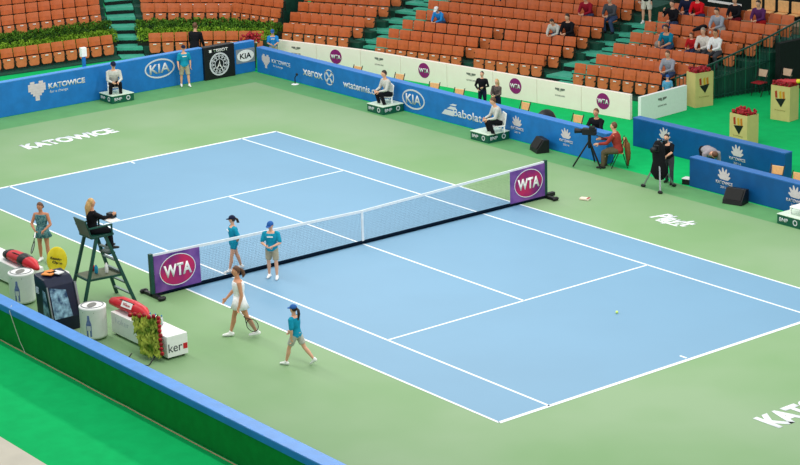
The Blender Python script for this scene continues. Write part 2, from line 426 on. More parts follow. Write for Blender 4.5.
# ------------------------------------------------------------------ net
tn = thing('tennis_net', 'long tennis net with white tape and violet WTA panels at both ends', 'net')
def ztop(y): return .914 + (1.07-.914)*abs(y)/6.4
b = MB(); n = 300
for i in range(n+1):
    y = -6.4+12.8*i/n; b.bar((0, y, .06), (0, y, ztop(y)), .0022)
for k in range(20):
    z = .06+.045*k
    if z < .9: b.bar((0, -6.4, z), (0, 6.4, z), .0022)
b.build('mesh', NETB, tn)
b = MB(); ys = [-6.4+.4*i for i in range(33)]
b.tube([(0, y, .055) for y in ys], .05, 8); b.build('bottom_band', NETB, tn)
b = MB()
for a, c in zip(ys, ys[1:]): b.bar((0, a, ztop(a)-.02), (0, c, ztop(c)-.02), .03, .065)
b.build('white_tape', TAPE, tn)
MB().box((.012, 0, .48), (.03, .06, .88)).build('centre_strap', TAPE, tn)
for s, (ya, yb) in ((-1, (-6.36, -5.04)), (1, (5.1, 6.42))):
    yc = (ya+yb)/2; zt = ztop(yc)
    pb = MB(); pb.add([(.02, ya, .09), (.02, yb, .09), (.02, yb, ztop(yb)-.04), (.02, ya, ztop(ya)-.04), (.04, ya, .09), (.04, yb, .09), (.04, yb, ztop(yb)-.04), (.04, ya, ztop(ya)-.04)],
      [(3, 2, 1, 0), (4, 5, 6, 7), (0, 1, 5, 4), (1, 2, 6, 5), (2, 3, 7, 6), (3, 0, 4, 7)])
    p = pb.build('panel', VIOLET, tn); p['label'] = 'violet WTA panel'
    tl_ = Vector((.042, yc, .57)); r = (0, 1, .03)
    b = MB(); b.poly(ellpts(.5, .38), tl_, Y, Z, .003, REDD); b.build('emblem', REDD, p)
    b = MB(); b.ring(.52, .4, .018, tl_, Y, Z, .006, TAPE); b.build('emblem_ring', TAPE, p)
    text('WTA', 'lettering', .29, tl_, Y, Z, WHITE, p, bold=.035, width=.8, lift=.009)
    y = s*6.42
    MB().bar((0, y, .03), (0, y, 1.1), .09).build('post', UGREEN, tn)
    fo = MB(); fo.bar((-.42, y, .05), (.42, y, .05), .09, .08); fo.bar((0, y, .05), (0, y-s*.25, .05), .09, .08)
    fo.tube([(-.42, y-.06, .06), (-.42, y+.06, .06)], .06, 10); fo.tube([(.42, y-.06, .06), (.42, y+.06, .06)], .06, 10)
    if s > 0: fo.bar((0, y, .08), (0, y+.32, .08), .12, .1)
    fo.build('post_base', BLACK, tn)
# ball
tag(MB().ell((8.59, .96, .045), .034, m=mat('ball_yellow', (214, 240, 120), .8)).build('tennis_ball', smooth=True), 'yellow tennis ball lying on the blue court', 'ball')

# ------------------------------------------------------------------ grandstands
ROWS = {
 ('L1', 0):([(-26.77, 2.84), (-26.14, 7.8)],10),
 ('L1', 3):([(-29.09, 4.14), (-28.37, 8.6)],9),
 ('L1', 4):([(-29.86, 4.51), (-29.08, 8.98)],9),
 ('L1', 5):([(-30.64, 4.89), (-29.69, 9.31)],9),
 ('L2', 0):([(-25.34, 8.88), (-24.06, 10.68), (-22.46, 12.25)],9),
 ('L2', 3):([(-27.42, 9.92), (-24.7, 12.52), (-22.4, 12.99)],12),
 ('L2', 4):([(-28.18, 10.31), (-25.32, 12.94), (-22.93, 13.51)],13),
 ('S1', 1):([(-22.18, 12.93), (-19.4, 14.06)],6),
 ('S1', 2):([(-22.73, 13.66), (-19.53, 14.85)],7),
 ('S1', 3):([(-23.13, 14.32), (-19.8, 15.63)],7),
 ('S1', 4):([(-23.59, 14.97), (-20.12, 16.53)],8),
 ('S2', 0):([(-18.33, 14.45), (-11.36, 16.55)],15),
 ('S2', 1):([(-18.36, 15.05), (-11.18, 17.19)],15),
 ('S2', 2):([(-18.34, 15.7), (-11.13, 17.86)],15),
 ('S2', 3):([(-18.43, 16.41), (-11.11, 18.51)],15),
 ('S2', 4):([(-18.63, 17.19), (-11.16, 19.24)],16),
 ('S2', 5):([(-18.67, 17.87), (-11.03, 19.9)],16),
 ('S2', 6):([(-16.25, 18.75), (-10.96, 20.53)],11),
 ('S3', 0):([(-9.74, 16.48), (-6.23, 17.22)],7),
 ('S3', 1):([(-9.43, 17.22), (-5.75, 18.05)],8),
 ('S3', 2):([(-9.49, 18.09), (-5.73, 18.89)],8),
 ('S3', 3):([(-9.56, 18.97), (-5.34, 19.87)],9),
 ('S3', 4):([(-9.73, 19.82), (-5.13, 20.71)],9),
 ('S3', 5):([(-9.64, 20.41), (-4.9, 21.34)],10),
 ('S3', 6):([(-9.55, 21.02), (-4.81, 22.09)],10),
 ('L1', 1):([(-27.54, 3.27), (-26.88, 8.07)],0),
 ('L1', 2):([(-28.32, 3.71), (-27.63, 8.33)],0),
 ('L2', 1):([(-26.03, 9.23), (-24.27, 11.29), (-22.44, 12.5)],0),
 ('L2', 2):([(-26.73, 9.57), (-24.49, 11.91), (-22.42, 12.74)],0),
}
SECN = {'L1': 'left stand', 'L2': 'corner stand', 'S1': 'small side block by the corner',
        'S2': 'wide middle block', 'S3': 'right hand block'}
RH = .25
def zrow(k): return .05+RH*k
def rowpos(key, n=None):
    v, m = ROWS[key]; n = n or m; v = [Vector((*q, 0)) for q in v]
    seg = [(q-p).length for p, q in zip(v, v[1:])]; L = sum(seg); out = []
    for i in range(n):
        t = (i+.5)/n*L; j = 0
        while t > seg[j] and j < len(seg)-1: t -= seg[j]; j += 1
        d = (v[j+1]-v[j]).normalized(); out.append((v[j]+d*t, Vector((d.y, -d.x, 0))))
    return out
def offset(v, f):
    out = []
    v = [Vector((*q, 0)) for q in v]
    for i, p in enumerate(v):
        d = (v[min(i+1, len(v)-1)]-v[max(i-1, 0)]).normalized(); out.append(p+Vector((d.y, -d.x, 0))*f)
    return out
FRONT = .52
ROWS['S2', 6] = ([(-18.75, 18.45), (-10.96, 20.53)], 16)
for s_, top_ in (('L1', 8), ('L2', 8), ('S1', 9), ('S2', 9)):      # the terraces go on above the frame
    m_ = max(k for (q, k) in ROWS if q == s_)
    for k in range(m_+1, top_):
        A_, B_ = ROWS[s_, k-1][0], ROWS[s_, k-2][0]
        n_ = {('L2', 5): 12, ('L1', 6): 9, ('S1', 5): 8, ('S2', 7): 16}.get((s_, k), 0)
        ROWS[s_, k] = ([(2*a[0]-b[0], 2*a[1]-b[1]) for a, b in zip(A_, B_)], n_)
levels = {}
for s in ('L1', 'L2', 'S1', 'S2', 'S3'):
    ks = sorted(k for (q, k) in ROWS if q == s)
    t = thing('grandstand_block', 'dark green terrace carrying the orange seats of the %s' % SECN[s], 'grandstand', (0, 0, 0))
    for k in ks:
        fr = offset(ROWS[s, k][0], FRONT)
        bk = offset(ROWS[s, k+1][0], FRONT) if (s, k+1) in ROWS else offset(ROWS[s, k][0], -.35 if k < max(ks) else -.9)
        if len(bk) != len(fr): continue
        if (s, k+1) in ROWS and k:   # keep neighbours flush
            pass
        z = zrow(k); b = MB(); n = len(fr)
        fr = [p.copy() for p in fr]; bk = [p.copy() for p in bk]
        dl = (fr[0]-fr[1]).normalized()*.05; fr[0] += dl; bk[0] += dl; fr[-1] -= dl; bk[-1] -= dl
        vs = [Vector((p.x, p.y, 0)) for p in fr]+[Vector((p.x, p.y, 0)) for p in bk]+[Vector((p.x, p.y, z)) for p in fr]+[Vector((p.x, p.y, z)) for p in bk]
        fs = [(i, i+1, 2*n+i+1, 2*n+i) for i in range(n-1)] + [(2*n+i, 2*n+i+1, 3*n+i+1, 3*n+i) for i in range(n-1)]
        fs += [(n+i+1, n+i, 3*n+i, 3*n+i+1) for i in range(n-1)] + [(n, 0, 2*n, 3*n), (n-1, 2*n-1, 4*n-1, 3*n-1)] + [(n+i, n+i+1, i+1, i) for i in range(n-1)]
        b.add(vs, fs, TEALD); b.build('terrace_step', TEALD, t)
        levels[s, k] = (fr, bk)
# stairs in the gaps
def slab(P, z0, z1, m, name, t):
    b = MB(); b.add([Vector((p.x, p.y, z0)) for p in P]+[Vector((p.x, p.y, z1)) for p in P], [(3, 2, 1, 0), (4, 5, 6, 7), (0, 1, 5, 4), (1, 2, 6, 5), (2, 3, 7, 6), (3, 0, 4, 7)]); b.build(name, m, t)
def stairs(label, A, B, ks, left=False, w=1.0):
    t = thing('stairway', label, 'stairs')
    for k in ks:
        if (left and (A, k) not in levels) or (B, k) not in levels: continue
        if left: a0, a1 = levels[A, k][0][-1], levels[A, k][1][-1]
        b0, b1 = levels[B, k][0][0], levels[B, k][1][0]
        z = zrow(k)
        if left: P = [a0.lerp(b0, .03), a0.lerp(b0, .97), a1.lerp(b1, .97), a1.lerp(b1, .03)]
        else:
            d = (levels[B, k][0][1]-b0).normalized(); b0 = b0-d*.03; b1 = b1-d*.03
            P = [b0-d*w, b0, b1, b1-d*w]
        slab(P, max(0, z-RH), max(.005, z-.1), DARK, 'riser', t)
        slab(P, max(.005, z-(.13 if left else .085)), z+.004, TEAL, 'tread', t)
        if k:
            back = Vector((0, 0, 0)); f = (P[0]-P[3]).normalized()*.34
            if left: continue
            m0 = P[1].lerp(P[0], .62)
            Q = [m0+f, P[1]+f, P[1], m0]
            slab(Q, z-.245, z-.205, DARK, 'riser', t); slab(Q, z-.205, z-.122, TEAL, 'half_step', t)
    return t
stairs('green stairs between the left end stand and the corner stand', 'L1', 'L2', range(0, 8), True)
stairs('teal stairs between the corner side block and the wide middle block', 'S1', 'S2', range(0, 9), w=1.75)
stairs('teal stairs between the wide middle block and the right hand block', 'S2', 'S3', range(0, 7), w=1.65)
# concourse and upper tier behind
cz = 1.8
tc = thing('concourse', 'tan concourse floor at the top of the side stand', 'walkway')
b = MB(); b.add([(-11.3, 21.6, 0), (-9.6, 22.05, 0), (-4.9, 23.1, 0), (-4.9, 23.7, 0), (-11.5, 23.7, 0), (-11.3, 21.6, cz), (-9.6, 22.05, cz), (-4.9, 23.1, cz), (-4.9, 23.7, cz), (-11.5, 23.7, cz)],
  [(0, 1, 6, 5), (1, 2, 7, 6), (2, 3, 8, 7), (3, 4, 9, 8), (4, 0, 5, 9), (5, 6, 7, 8, 9), (4, 3, 2, 1, 0)]); b.build('slab', CONC, tc)
wl = MB(); wl.box((-11, 26.2, 2.2), (26, .3, 4.4), math.radians(8)); tag(wl.build('wall_back', DARK), kind='structure', label='dark wall behind the side stand')
wl = MB(); wl.box((-4.35, 22.55, .85), (.2, 3.5, 1.7), 0); tag(wl.build('dark_opening', DARK), kind='structure', label='black sheet for the shade in the opening at the right end of the stand')  # near-black box paints the shade of the opening in the stand's flank
# ------------------------------------------------------------------ seats
def seat_proto(down=False):
    t = thing('stadium_seat', '', 'seat')
    b = MB(); n = 6; vs = []; 
    for zz, xo in ((.50, .02), (.66, 0), (.83, -.04)):
        for i in range(n+1):
            y = -.23+.46*i/n; c = .03*(1-(y/.23)**2)
            vs.append((xo-c, y, zz))
    m = n+1; L = len(vs); vs2 = [(x-.022, y, z) for x, y, z in vs]
    fs = []
    for r in range(2):
        for i in range(n):
            a = r*m+i; fs.append((a, a+1, a+m+1, a+m)); fs.append((L+a+m, L+a+m+1, L+a+1, L+a))
    for i in range(n): fs += [(i+1, i, L+i, L+i+1), (2*m+i, 2*m+i+1, L+2*m+i+1, L+2*m+i)]
    for r in range(2): fs += [(r*m, r*m+m, L+r*m+m, L+r*m), (r*m+n+m, r*m+n, L+r*m+n, L+r*m+n+m)]
    b.add(vs+vs2, fs); b.build('backrest', ORANGE, t)
    # rounded pan, folded up unless somebody sits
    pts = [(-.15, 0), (-.2, .07), (-.215, .2), (-.21, .375), (.21, .375), (.215, .2), (.2, .07), (.15, 0)]
    b = MB()
    if down: b.poly([(x, y-.02) for x, y in pts], (.06, 0, .40), (0, -1, 0), (1, 0, 0), .035)
    else: b.poly(pts, (.11, 0, .10), (0, 1, 0), (-.1, 0, 1), .045)
    p = b.build('folding_pan', ORANGE2, t, bevel=.01)
    if not down: MB().box((.16, .0, .435), (.016, .12, .035)).build('pan_glint', WHITE, p)  # white chip paints the glint at the top of the folded pan
    b = MB()
    for s in (-1, 1):
        b.bar((.02, s*.225, .0), (.02, s*.225, .45), .025, .02); b.bar((.02, s*.225, .36), (.22, s*.225, .33), .02, .03)
    b.bar((.02, -.23, .14), (.02, .23, .14), .03)
    b.build('bracket', FRAME, t)
    return t
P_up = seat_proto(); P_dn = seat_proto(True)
used = {False: False, True: False}
OCC = set([('S2', 3, 2), ('S2', 3, 12), ('S2', 3, 13), ('S2', 6, 1), ('S2', 6, 4), ('S2', 6, 5), ('S2', 5, 13), ('S2', 5, 15), ('S3', 3, 3), ('S3', 1, 6),
 ('S3', 5, 1), ('S3', 6, 1), ('S3', 6, 2), ('S3', 3, 5), ('S3', 3, 6), ('S3', 3, 7), ('S3', 5, 5), ('S3', 6, 5), ('S3', 6, 7)])
SKIP = set([('S2', 1, 8), ('S2', 0, 8), ('S2', 2, 8)])
ordn = ['front row', 'second row', 'third row', 'fourth row', 'fifth row', 'sixth row', 'seventh row', 'eighth row']
LROW = {0: 'front row below the hedges', 3: 'first row above the hedges', 4: 'second row above the hedges', 5: 'third row above the hedges', 6: 'fourth row above the hedges'}
SEATPOS = {}
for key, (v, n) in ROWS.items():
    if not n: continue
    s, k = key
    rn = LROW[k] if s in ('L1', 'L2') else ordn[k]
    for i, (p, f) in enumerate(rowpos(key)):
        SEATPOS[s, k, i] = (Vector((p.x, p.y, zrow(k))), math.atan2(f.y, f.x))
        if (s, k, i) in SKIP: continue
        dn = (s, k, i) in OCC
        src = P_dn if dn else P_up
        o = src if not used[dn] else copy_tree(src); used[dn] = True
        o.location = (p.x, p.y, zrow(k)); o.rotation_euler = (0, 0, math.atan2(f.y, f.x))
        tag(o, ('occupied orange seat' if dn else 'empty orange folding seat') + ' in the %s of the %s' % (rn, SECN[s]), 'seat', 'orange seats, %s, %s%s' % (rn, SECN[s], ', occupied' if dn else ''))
# tan seats of the upper tier
t0 = thing('stadium_seat', 'tan seat of the upper tier glimpsed above the dark strip at top right', 'seat', group='tan seats of the upper tier')
MB().box((0, 0, .62), (.04, .44, .42)).build('backrest', TAN, t0, bevel=.02); MB().box((.16, 0, .38), (.34, .42, .05)).build('seat_pan', TAN, t0, bevel=.02)
b = MB(); b.bar((.02, -.2, 0), (.02, -.2, .42), .03); b.bar((.02, .2, 0), (.02, .2, .42), .03); b.build('bracket', FRAME, t0)
tt = MB(); tt.box((-5.6, 25.1, .7), (9, 1.4, 1.4), math.radians(10)); tag(tt.build('upper_terrace', DARK), 'dark terrace under the tan upper seats', 'grandstand')
for i in range(14):
    o = t0 if i == 0 else copy_tree(t0)
    x = -8.6+.55*i; o.location = (x, 24.9+(x+5.6)*math.tan(math.radians(10)), 1.42); o.rotation_euler = (0, 0, math.radians(-80))
rl = MB(); rl.bar((-10.1, 23.45, 2.08), (-8.5, 23.45, 2.1), .07); 
th = thing('handrail', 'short white topped handrail on the upper concourse', 'railing')
rl.build('rail', WHITE, th)
for x in (-10.0, -9.3, -8.6): MB().bar((x, 23.45, 1.8), (x, 23.45, 2.05), .04).build('post', BLACK, th)

# green railings at the right end of the stand
tr = thing('railing', 'dark green barred railing at the right end of the stand', 'railing')
pts = [Vector((-5.35, 17.0, 0)), Vector((-5.15, 18.6, 0)), Vector((-4.8, 20.4, 0)), Vector((-4.6, 22.3, 0))]
zt = [.95, 1.25, 1.75, 2.3]
for (a, za), (c, zc) in zip(zip(pts, zt), list(zip(pts, zt))[1:]):
    for f, w_ in ((1.0, .05), (.55, .03), (.1, .04)):
        MB().bar(a+Vector((0, 0, za*f)), c+Vector((0, 0, zc*f)), w_).build('rail', UGREEN, tr)
bb = []
for (a, za), (c, zc) in zip(zip(pts, zt), list(zip(pts, zt))[1:]):
    n = int((c-a).length/.14)
    for i in range(n):
        f = i/n; p = a+(c-a)*f; z = za+(zc-za)*f
        MB().bar(p, p+Vector((0, 0, z)), .02).build('bar', UGREEN if i % 3 else mat('rail_teal', (20, 110, 80), .5), tr)
sw_ = thing('side_panel', 'dark green panelled flank closing the right end of the seating', 'panel')
for (a, za), (c, zc) in zip(zip(pts, zt), list(zip(pts, zt))[1:]):
    a2 = a-Vector((.12, 0, 0)); c2 = c-Vector((.12, 0, 0)); b = MB()
    b.add([a2, c2, c2+Vector((0, 0, zc*.55)), a2+Vector((0, 0, za*.55)), a2-Vector((.05, 0, 0)), c2-Vector((.05, 0, 0)), c2+Vector((-.05, 0, zc*.55)), a2+Vector((-.05, 0, za*.55))], [(3, 2, 1, 0), (4, 5, 6, 7), (0, 1, 5, 4), (1, 2, 6, 5), (2, 3, 7, 6), (3, 0, 4, 7)])
    b.build('panel', TEALD, sw_)

# ------------------------------------------------------------------ hedges
def hedge(key, label, m, top, seed, ext=0):
    random.seed(seed)
    v = [Vector((*q, zrow(key[1]))) for q in ROWS[key][0]]
    d0 = (v[1]-v[0]).normalized(); v[0] -= d0*.35; d1 = (v[-1]-v[-2]).normalized(); v[-1] += d1*.25
    t = thing('hedge', label, 'hedge')
    b = MB()
    for A, B in zip(v, v[1:]):
        mid = (A+B)/2; d = B-A; b.box((mid.x, mid.y, mid.z+.12), (d.length, .3, .24), math.atan2(d.y, d.x))
    b.build('planter', mat('planter_dark', (30, 40, 24), .8), t)
    b = MB(); L = sum((B-A).length for A, B in zip(v, v[1:])); N = int(L*900)
    lens = [(B-A).length for A, B in zip(v, v[1:])]
    lump = [random.uniform(-.05, .05) for _ in range(60)]
    for i in range(N):
        q = random.random()*L; s = q; j = 0
        while s > lens[j] and j < len(lens)-1: s -= lens[j]; j += 1
        d = (v[j+1]-v[j]).normalized(); n = Vector((d.y, -d.x, 0)); li = int(q/L*59)
        a = random.uniform(0, PI); r = random.uniform(.75, 1.05)
        c = v[j]+d*s+n*math.cos(a)*.27*r+Vector((0, 0, .2+(math.sin(a)*r)*(top-.2+lump[li])))
        if random.random() < .25: c.z = v[j].z+random.uniform(.15, top*.8)
        u = Vector((random.gauss(0, 1), random.gauss(0, 1), random.gauss(0, 1))).normalized(); w_ = u.orthogonal().normalized(); k = random.uniform(.03, .06)
        u *= k; w_ *= k*.5
        b.add([c-u, c+w_, c+u, c-w_], [(0, 1, 2, 3)])
    me = b.build('foliage', m, t)
    return t
hedge(('L1', 1), 'light green front hedge above the left orange row', LEAF, .62, 1)
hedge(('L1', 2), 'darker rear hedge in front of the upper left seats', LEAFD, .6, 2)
hedge(('L2', 1), 'light green front hedge right of the green end stairs', LEAF, .62, 3)
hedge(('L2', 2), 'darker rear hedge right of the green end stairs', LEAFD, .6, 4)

# ------------------------------------------------------------------ furniture behind the barriers
def folding_chair(loc, rz, label, m=TAN, seatm=None, group=None):
    t = thing('folding_chair', label, 'chair', loc, rz, group)
    MB().box((-.02, 0, .74), (.025, .36, .24), ry=-.12).build('backrest', m, t, bevel=.01)
    MB().box((.2, 0, .45), (.4, .4, .03)).build('seat', seatm or m, t, bevel=.01)
    for s in (-1, 1):
        MB().bar((-.05, s*.2, .9), (.36, s*.2, 0), .022).build('leg', BLACK, t)
        MB().bar((.02, s*.2, .45), (-.12, s*.2, 0), .022).build('leg', BLACK, t)
    return t
for x, y, rz, lab in ((-14.8, 10.95, -80, 'light wooden folding chair behind the wtatennis.com lettering'), (-12.75, 11.2, -75, 'light wooden folding chair just right of the line judge behind wtatennis.com'),
        (-10.8, 11.15, -70, 'light wooden folding chair behind the KIA oval of the side barrier'), (-9.5, 11.15, -75, 'light wooden folding chair behind the bars of the Babolat logo'),
        (-6.5, 11.4, -85, 'orange backed folding chair behind the barrier, right of the standing people'), (-4.05, 11.4, -80, 'folding chair behind the barrier, between the black bag and the camera crew'),
        (4.3, 11.2, -75, 'wooden folding chair between the two right hand barriers'), (5.2, 11.05, -80, 'wooden folding chair behind the front barrier at the right edge')):
    folding_chair((x, y, 0), math.radians(rz), lab)
folding_chair((-.95, 10.35, 0), math.radians(-130), 'wooden folding chair carrying the cameraman in a red sweater')
folding_chair((-4.5, 20.25, 0), math.radians(-85), 'pale backed red seated chair on green carpet before the dark opening', mat('pale_wood', (226, 186, 160), .5), ROSE)
folding_chair((-4.0, 20.9, 0), math.radians(-85), 'pale backed chair further right, behind the rightmost flower crate', mat('pale_wood', (226, 186, 160), .5), ROSE)
# black rounded bag behind barrier
b = MB(); b.ell((0, 0, .36), (.3, .42, .46), half=False); tb_ = thing('equipment_bag', 'rounded black bag with red lining standing behind the side barrier', 'bag', (-5.2, 11.1, 0), .2)
MB().ell((0, 0, .45), (.3, .44, .46)).build('bag_body', BLACK, tb_, True); MB().ell((.03, -.22, .55), (.15, .2, .26)).build('lining', cloth('maroon', (120, 30, 40)), tb_, True)
def wedge(loc, rz, label):
    t = thing('floor_speaker', label, 'speaker', loc, rz)
    MB().prof([(-.2, 0), (.22, 0), (.2, .12), (-.02, .42), (-.2, .40)], -.3, .3).build('cabinet', BLACK, t, bevel=.015)
    b = MB(); b.add([(.205, -.26, .14), (.205, .26, .14), (.0, .26, .415), (.0, -.26, .415), (.215, -.26, .146), (.215, .26, .146), (.01, .26, .42), (.01, -.26, .42)],
      [(3, 2, 1, 0), (4, 5, 6, 7), (0, 1, 5, 4), (1, 2, 6, 5), (2, 3, 7, 6), (3, 0, 4, 7)]); b.build('grille', SPECK, t)
    b = MB(); b.bar((-.1, -.31, .2), (-.02, -.31, .26), .03); b.build('handle', METAL, t)
    return t
wedge((4.02, 9.84, 0), math.radians(-75), 'black wedge floor speaker before the right front barrier')
wedge((-4.05, 9.82, 0), math.radians(-110), 'dark wedge floor speaker before the side barrier, left of the cameraman')
# mic on small stand
t = thing('microphone_stand', 'tiny black microphone stand before the xerox lettering', 'microphone', (-17.2, 9.95, 0))
MB().ell((0, 0, .01), (.14, .14, .03), half=True).build('base', WHITE, t); MB().tube([(0, 0, .03), (0, 0, .25), (.08, .02, .36)], .02, 6).build('stem', BLACK, t); MB().ell((.1, .02, .38), (.06, .04, .05)).build('microphone', BLACK, t)
# post with white box
t = thing('display_post', 'blue post carrying a small white box behind the end barrier', 'post', (-20.6, 3.45, 0))
MB().bar((0, 0, 0), (0, 0, 1.5), .1).build('post', BBLUE, t); MB().box((0, 0, 1.66), (.16, .2, .32)).build('box', WHITE, t, bevel=.01)
# small pale box on floor
t = thing('paper_box', 'small pale box lying on the green floor right of the net', 'box', (.92, 7.08, .01), .4)
MB().box((0, 0, .03), (.28, .18, .05)).build('box', mat('cream_box', (230, 214, 196), .6), t, bevel=.008); MB().box((.1, 0, .056), (.06, .17, .004)).build('red_stripe', ROSE, t)

def judge_box(loc, rz, label):
    t = thing('judge_platform', label, 'platform', loc, rz)
    MB().box((0, 0, .13), (.86, .86, .26)).build('box', BOXG, t, bevel=.006)
    MB().box((0, 0, .27), (.88, .88, .02)).build('top', mat('pale_green_top', (206, 224, 206), .5), t, bevel=.004)
    for nx, ny in ((1, 0), (0, -1)):
        d = (-ny, nx, 0) if nx else (1, 0, 0)
        text('BNP', 'lettering', .1, (nx*.432-(.2 if ny else 0), ny*.432-(.2 if nx else 0), .14), d, Z, SILVER, t, bold=.02, width=.3)
        b = MB(); b.ring(.08, .08, .03, (nx*.432+(.2 if ny else 0), ny*.432+(.2 if nx else 0), .14), d, Z, .004, SILVER); b.build('round_mark', SILVER, t)
    return t
judge_box((-19.62, 4.1, 0), 0, 'green box with pale top under the judge by the left barrier')
judge_box((-11.65, 9.72, 0), math.radians(0), 'green box with pale top under the judge left of the KIA oval')
judge_box((-6.28, 9.72, 0), math.radians(0), 'green box with pale top under the judge right of Babolat')
judge_box((6.55, 9.62, 0), math.radians(0), 'green box with pale top cut by the right edge')
def plastic_chair(loc, rz, label):
    t = thing('plastic_chair', label, 'chair', loc, rz)
    MB().box((.18, 0, .2), (.42, .42, .04)).build('seat', WHITE, t, bevel=.015)
    MB().box((-.05, 0, .4), (.04, .4, .4), ry=-.15).build('backrest', WHITE, t, bevel=.015)
    for a, s in ((0, -1), (0, 1), (.36, -1), (.36, 1)): MB().bar((a, s*.19, 0), (a, s*.18, .2), .04).build('leg', WHITE, t)
plastic_chair((-19.85, 4.12, .28), math.radians(-20), 'white plastic chair under the judge by the left barrier')
plastic_chair((-11.65, 9.95, .28), math.radians(-115), 'white plastic chair under the judge left of the KIA oval')
plastic_chair((-5.93, 9.95, .28), math.radians(-115), 'white plastic chair under the judge right of Babolat')
plastic_chair((6.6, 9.75, .28), math.radians(-90), 'white plastic chair on the green box at the right edge')

# ------------------------------------------------------------------ flower crates
def crate(loc, rz, label, flabel, h=1.0):
    t = thing('flower_crate', label, 'crate', loc, rz)
    w_, d_ = .72, .5
    b = MB(); th_ = .03
    for s in (-1, 1): b.box((0, s*(d_/2-th_/2), h/2), (w_, th_, h)); b.box((s*(w_/2-th_/2), 0, h/2), (th_, d_-2*th_, h))
    b.box((0, 0, h*.8), (w_-.06, d_-.06, .03)); b.build('crate_body', CREAM, t)
    b = MB(); o = (0, -d_/2, h*.62)
    b.poly([(-.19, .0), (.2, .04), (.03, -.26)], o, X, Z, .004); b.build('black_mark', BLACK, t)
    b = MB()
    for x, m in ((-.16, mat('mark_red', (170, 50, 24))), (0, mat('mark_yellow', (206, 160, 30))), (.12, mat('mark_orange', (200, 120, 30)))):
        b.poly([(x-.03, .03), (x+.05, .03), (x+.03, .27), (x-.05, .24)], o, X, Z, .004, m)
    b.build('coloured_flames', m, t)
    text('kwiaty', 'lettering', .05, (0, -d_/2, h*.3), X, Z, mat('mark_olive', (150, 136, 70)), t, width=.4)
    random.seed(hash(label) % 99 if False else len(label)); b = MB()
    for i in range(90):
        x = random.uniform(-.33, .33); y = random.uniform(-.22, .22); z = random.uniform(-.02, .12)
        b.ell((x, y, h+z), random.uniform(.035, .06), 6, 4)
    f = thing('red_flowers', flabel, 'flowers', loc, rz); b.build('blossoms', ROSE, f)
    b = MB()
    for i in range(60):
        x = random.uniform(-.32, .32); y = random.uniform(-.2, .2)
        b.bar((x*.8, y*.8, h*.82), (x, y, h+.05), .015)
    b.build('stems', LEAFD, f); f['kind'] = 'stuff'
crate((-4.9, 17.65, 0), math.radians(80), 'cream crate of red flowers beside the sideways white board', 'red flowers filling the crate beside the sideways white board', 1.15)
crate((-.38, 14.9, 0), math.radians(0), 'cream crate of red flowers just behind the rear blue barrier', 'red flowers filling the crate behind the rear blue barrier', .95)
crate((-1.65, 18.15, 0), math.radians(8), 'cream crate of red flowers near the right edge', 'red flowers filling the crate near the right edge', 1.12)
t = thing('bouquet', 'red and yellow bouquet poking out over the rightmost crate', 'flowers', (-1.6, 18.15, 1.22), .3)
MB().tube([(-.3, 0, 0), (.35, 0, .04)], [.05, .09], 8).build('wrapping', RED, t); MB().ell((.4, .02, .06), (.1, .1, .07)).build('yellow_blossoms', YELLOW, t, True)
t = thing('flower_pot', 'dark pot of red roses behind the corner of the barriers', 'flowers', (-20.75, 10.5, 0))
MB().tube([(0, 0, .0), (0, 0, .9)], [.16, .24], 12, cap=False).build('pot', mat('pot_green', (40, 70, 40), .6), t); random.seed(5); b = MB()
for i in range(60): 
    a = random.uniform(0, 2*PI); r = random.uniform(0, .34); b.ell((r*math.cos(a), r*math.sin(a)*1.2, 1.0+random.uniform(0, .35)*(1-r)), .055, 6, 4)
b.build('roses', ROSE, t)

# ------------------------------------------------------------------ near side furniture
def bench(x0, x1, y0, y1, h, label, txt, flip=False):
    t = thing('player_bench', label, 'bench', ((x0+x1)/2, (y0+y1)/2, 0)); L = x1-x0; D = y1-y0
    MB().box((0, 0, .06+(h-.06)/2), (L, D, h-.06)).build('box', WHITE, t, bevel=.012)
    for a in (-1, 1):
        for c in (-1, 1): MB().box((a*(L/2-.12), c*(D/2-.08), .03), (.08, .06, .06)).build('foot', BLACK, t)
    o = (L/2, -.02, h*.5)
    text(txt, 'lettering', .2, (L/2, -.06, h*.5), Y, Z, mat('grey_text', (70, 72, 78), .5), t, width=.36, bold=.0)
    MB().box((L/2+.003, .2, h*.46), (.006, .11, .13)).build('red_square', RED, t)
    text('h'+'o'+txt, 'lettering', .14, (-L/2+.5, -D/2, h*.72), X, Z, SILVER, t, width=.6)
    MB().box((-.95 if flip else .0, -D/2-.003, h*.5), (.14, .006, .18)).build('red_square', RED, t)
    return t
bench(1.7, 4.15, -8.56, -8.02, .56, 'white players bench with red racket bag, right of the umpire chair', 'ker')
bench(-5.6, -2.45, -8.62, -8.05, .56, 'white players bench with dark red bag, at the left edge', 'ker', True)
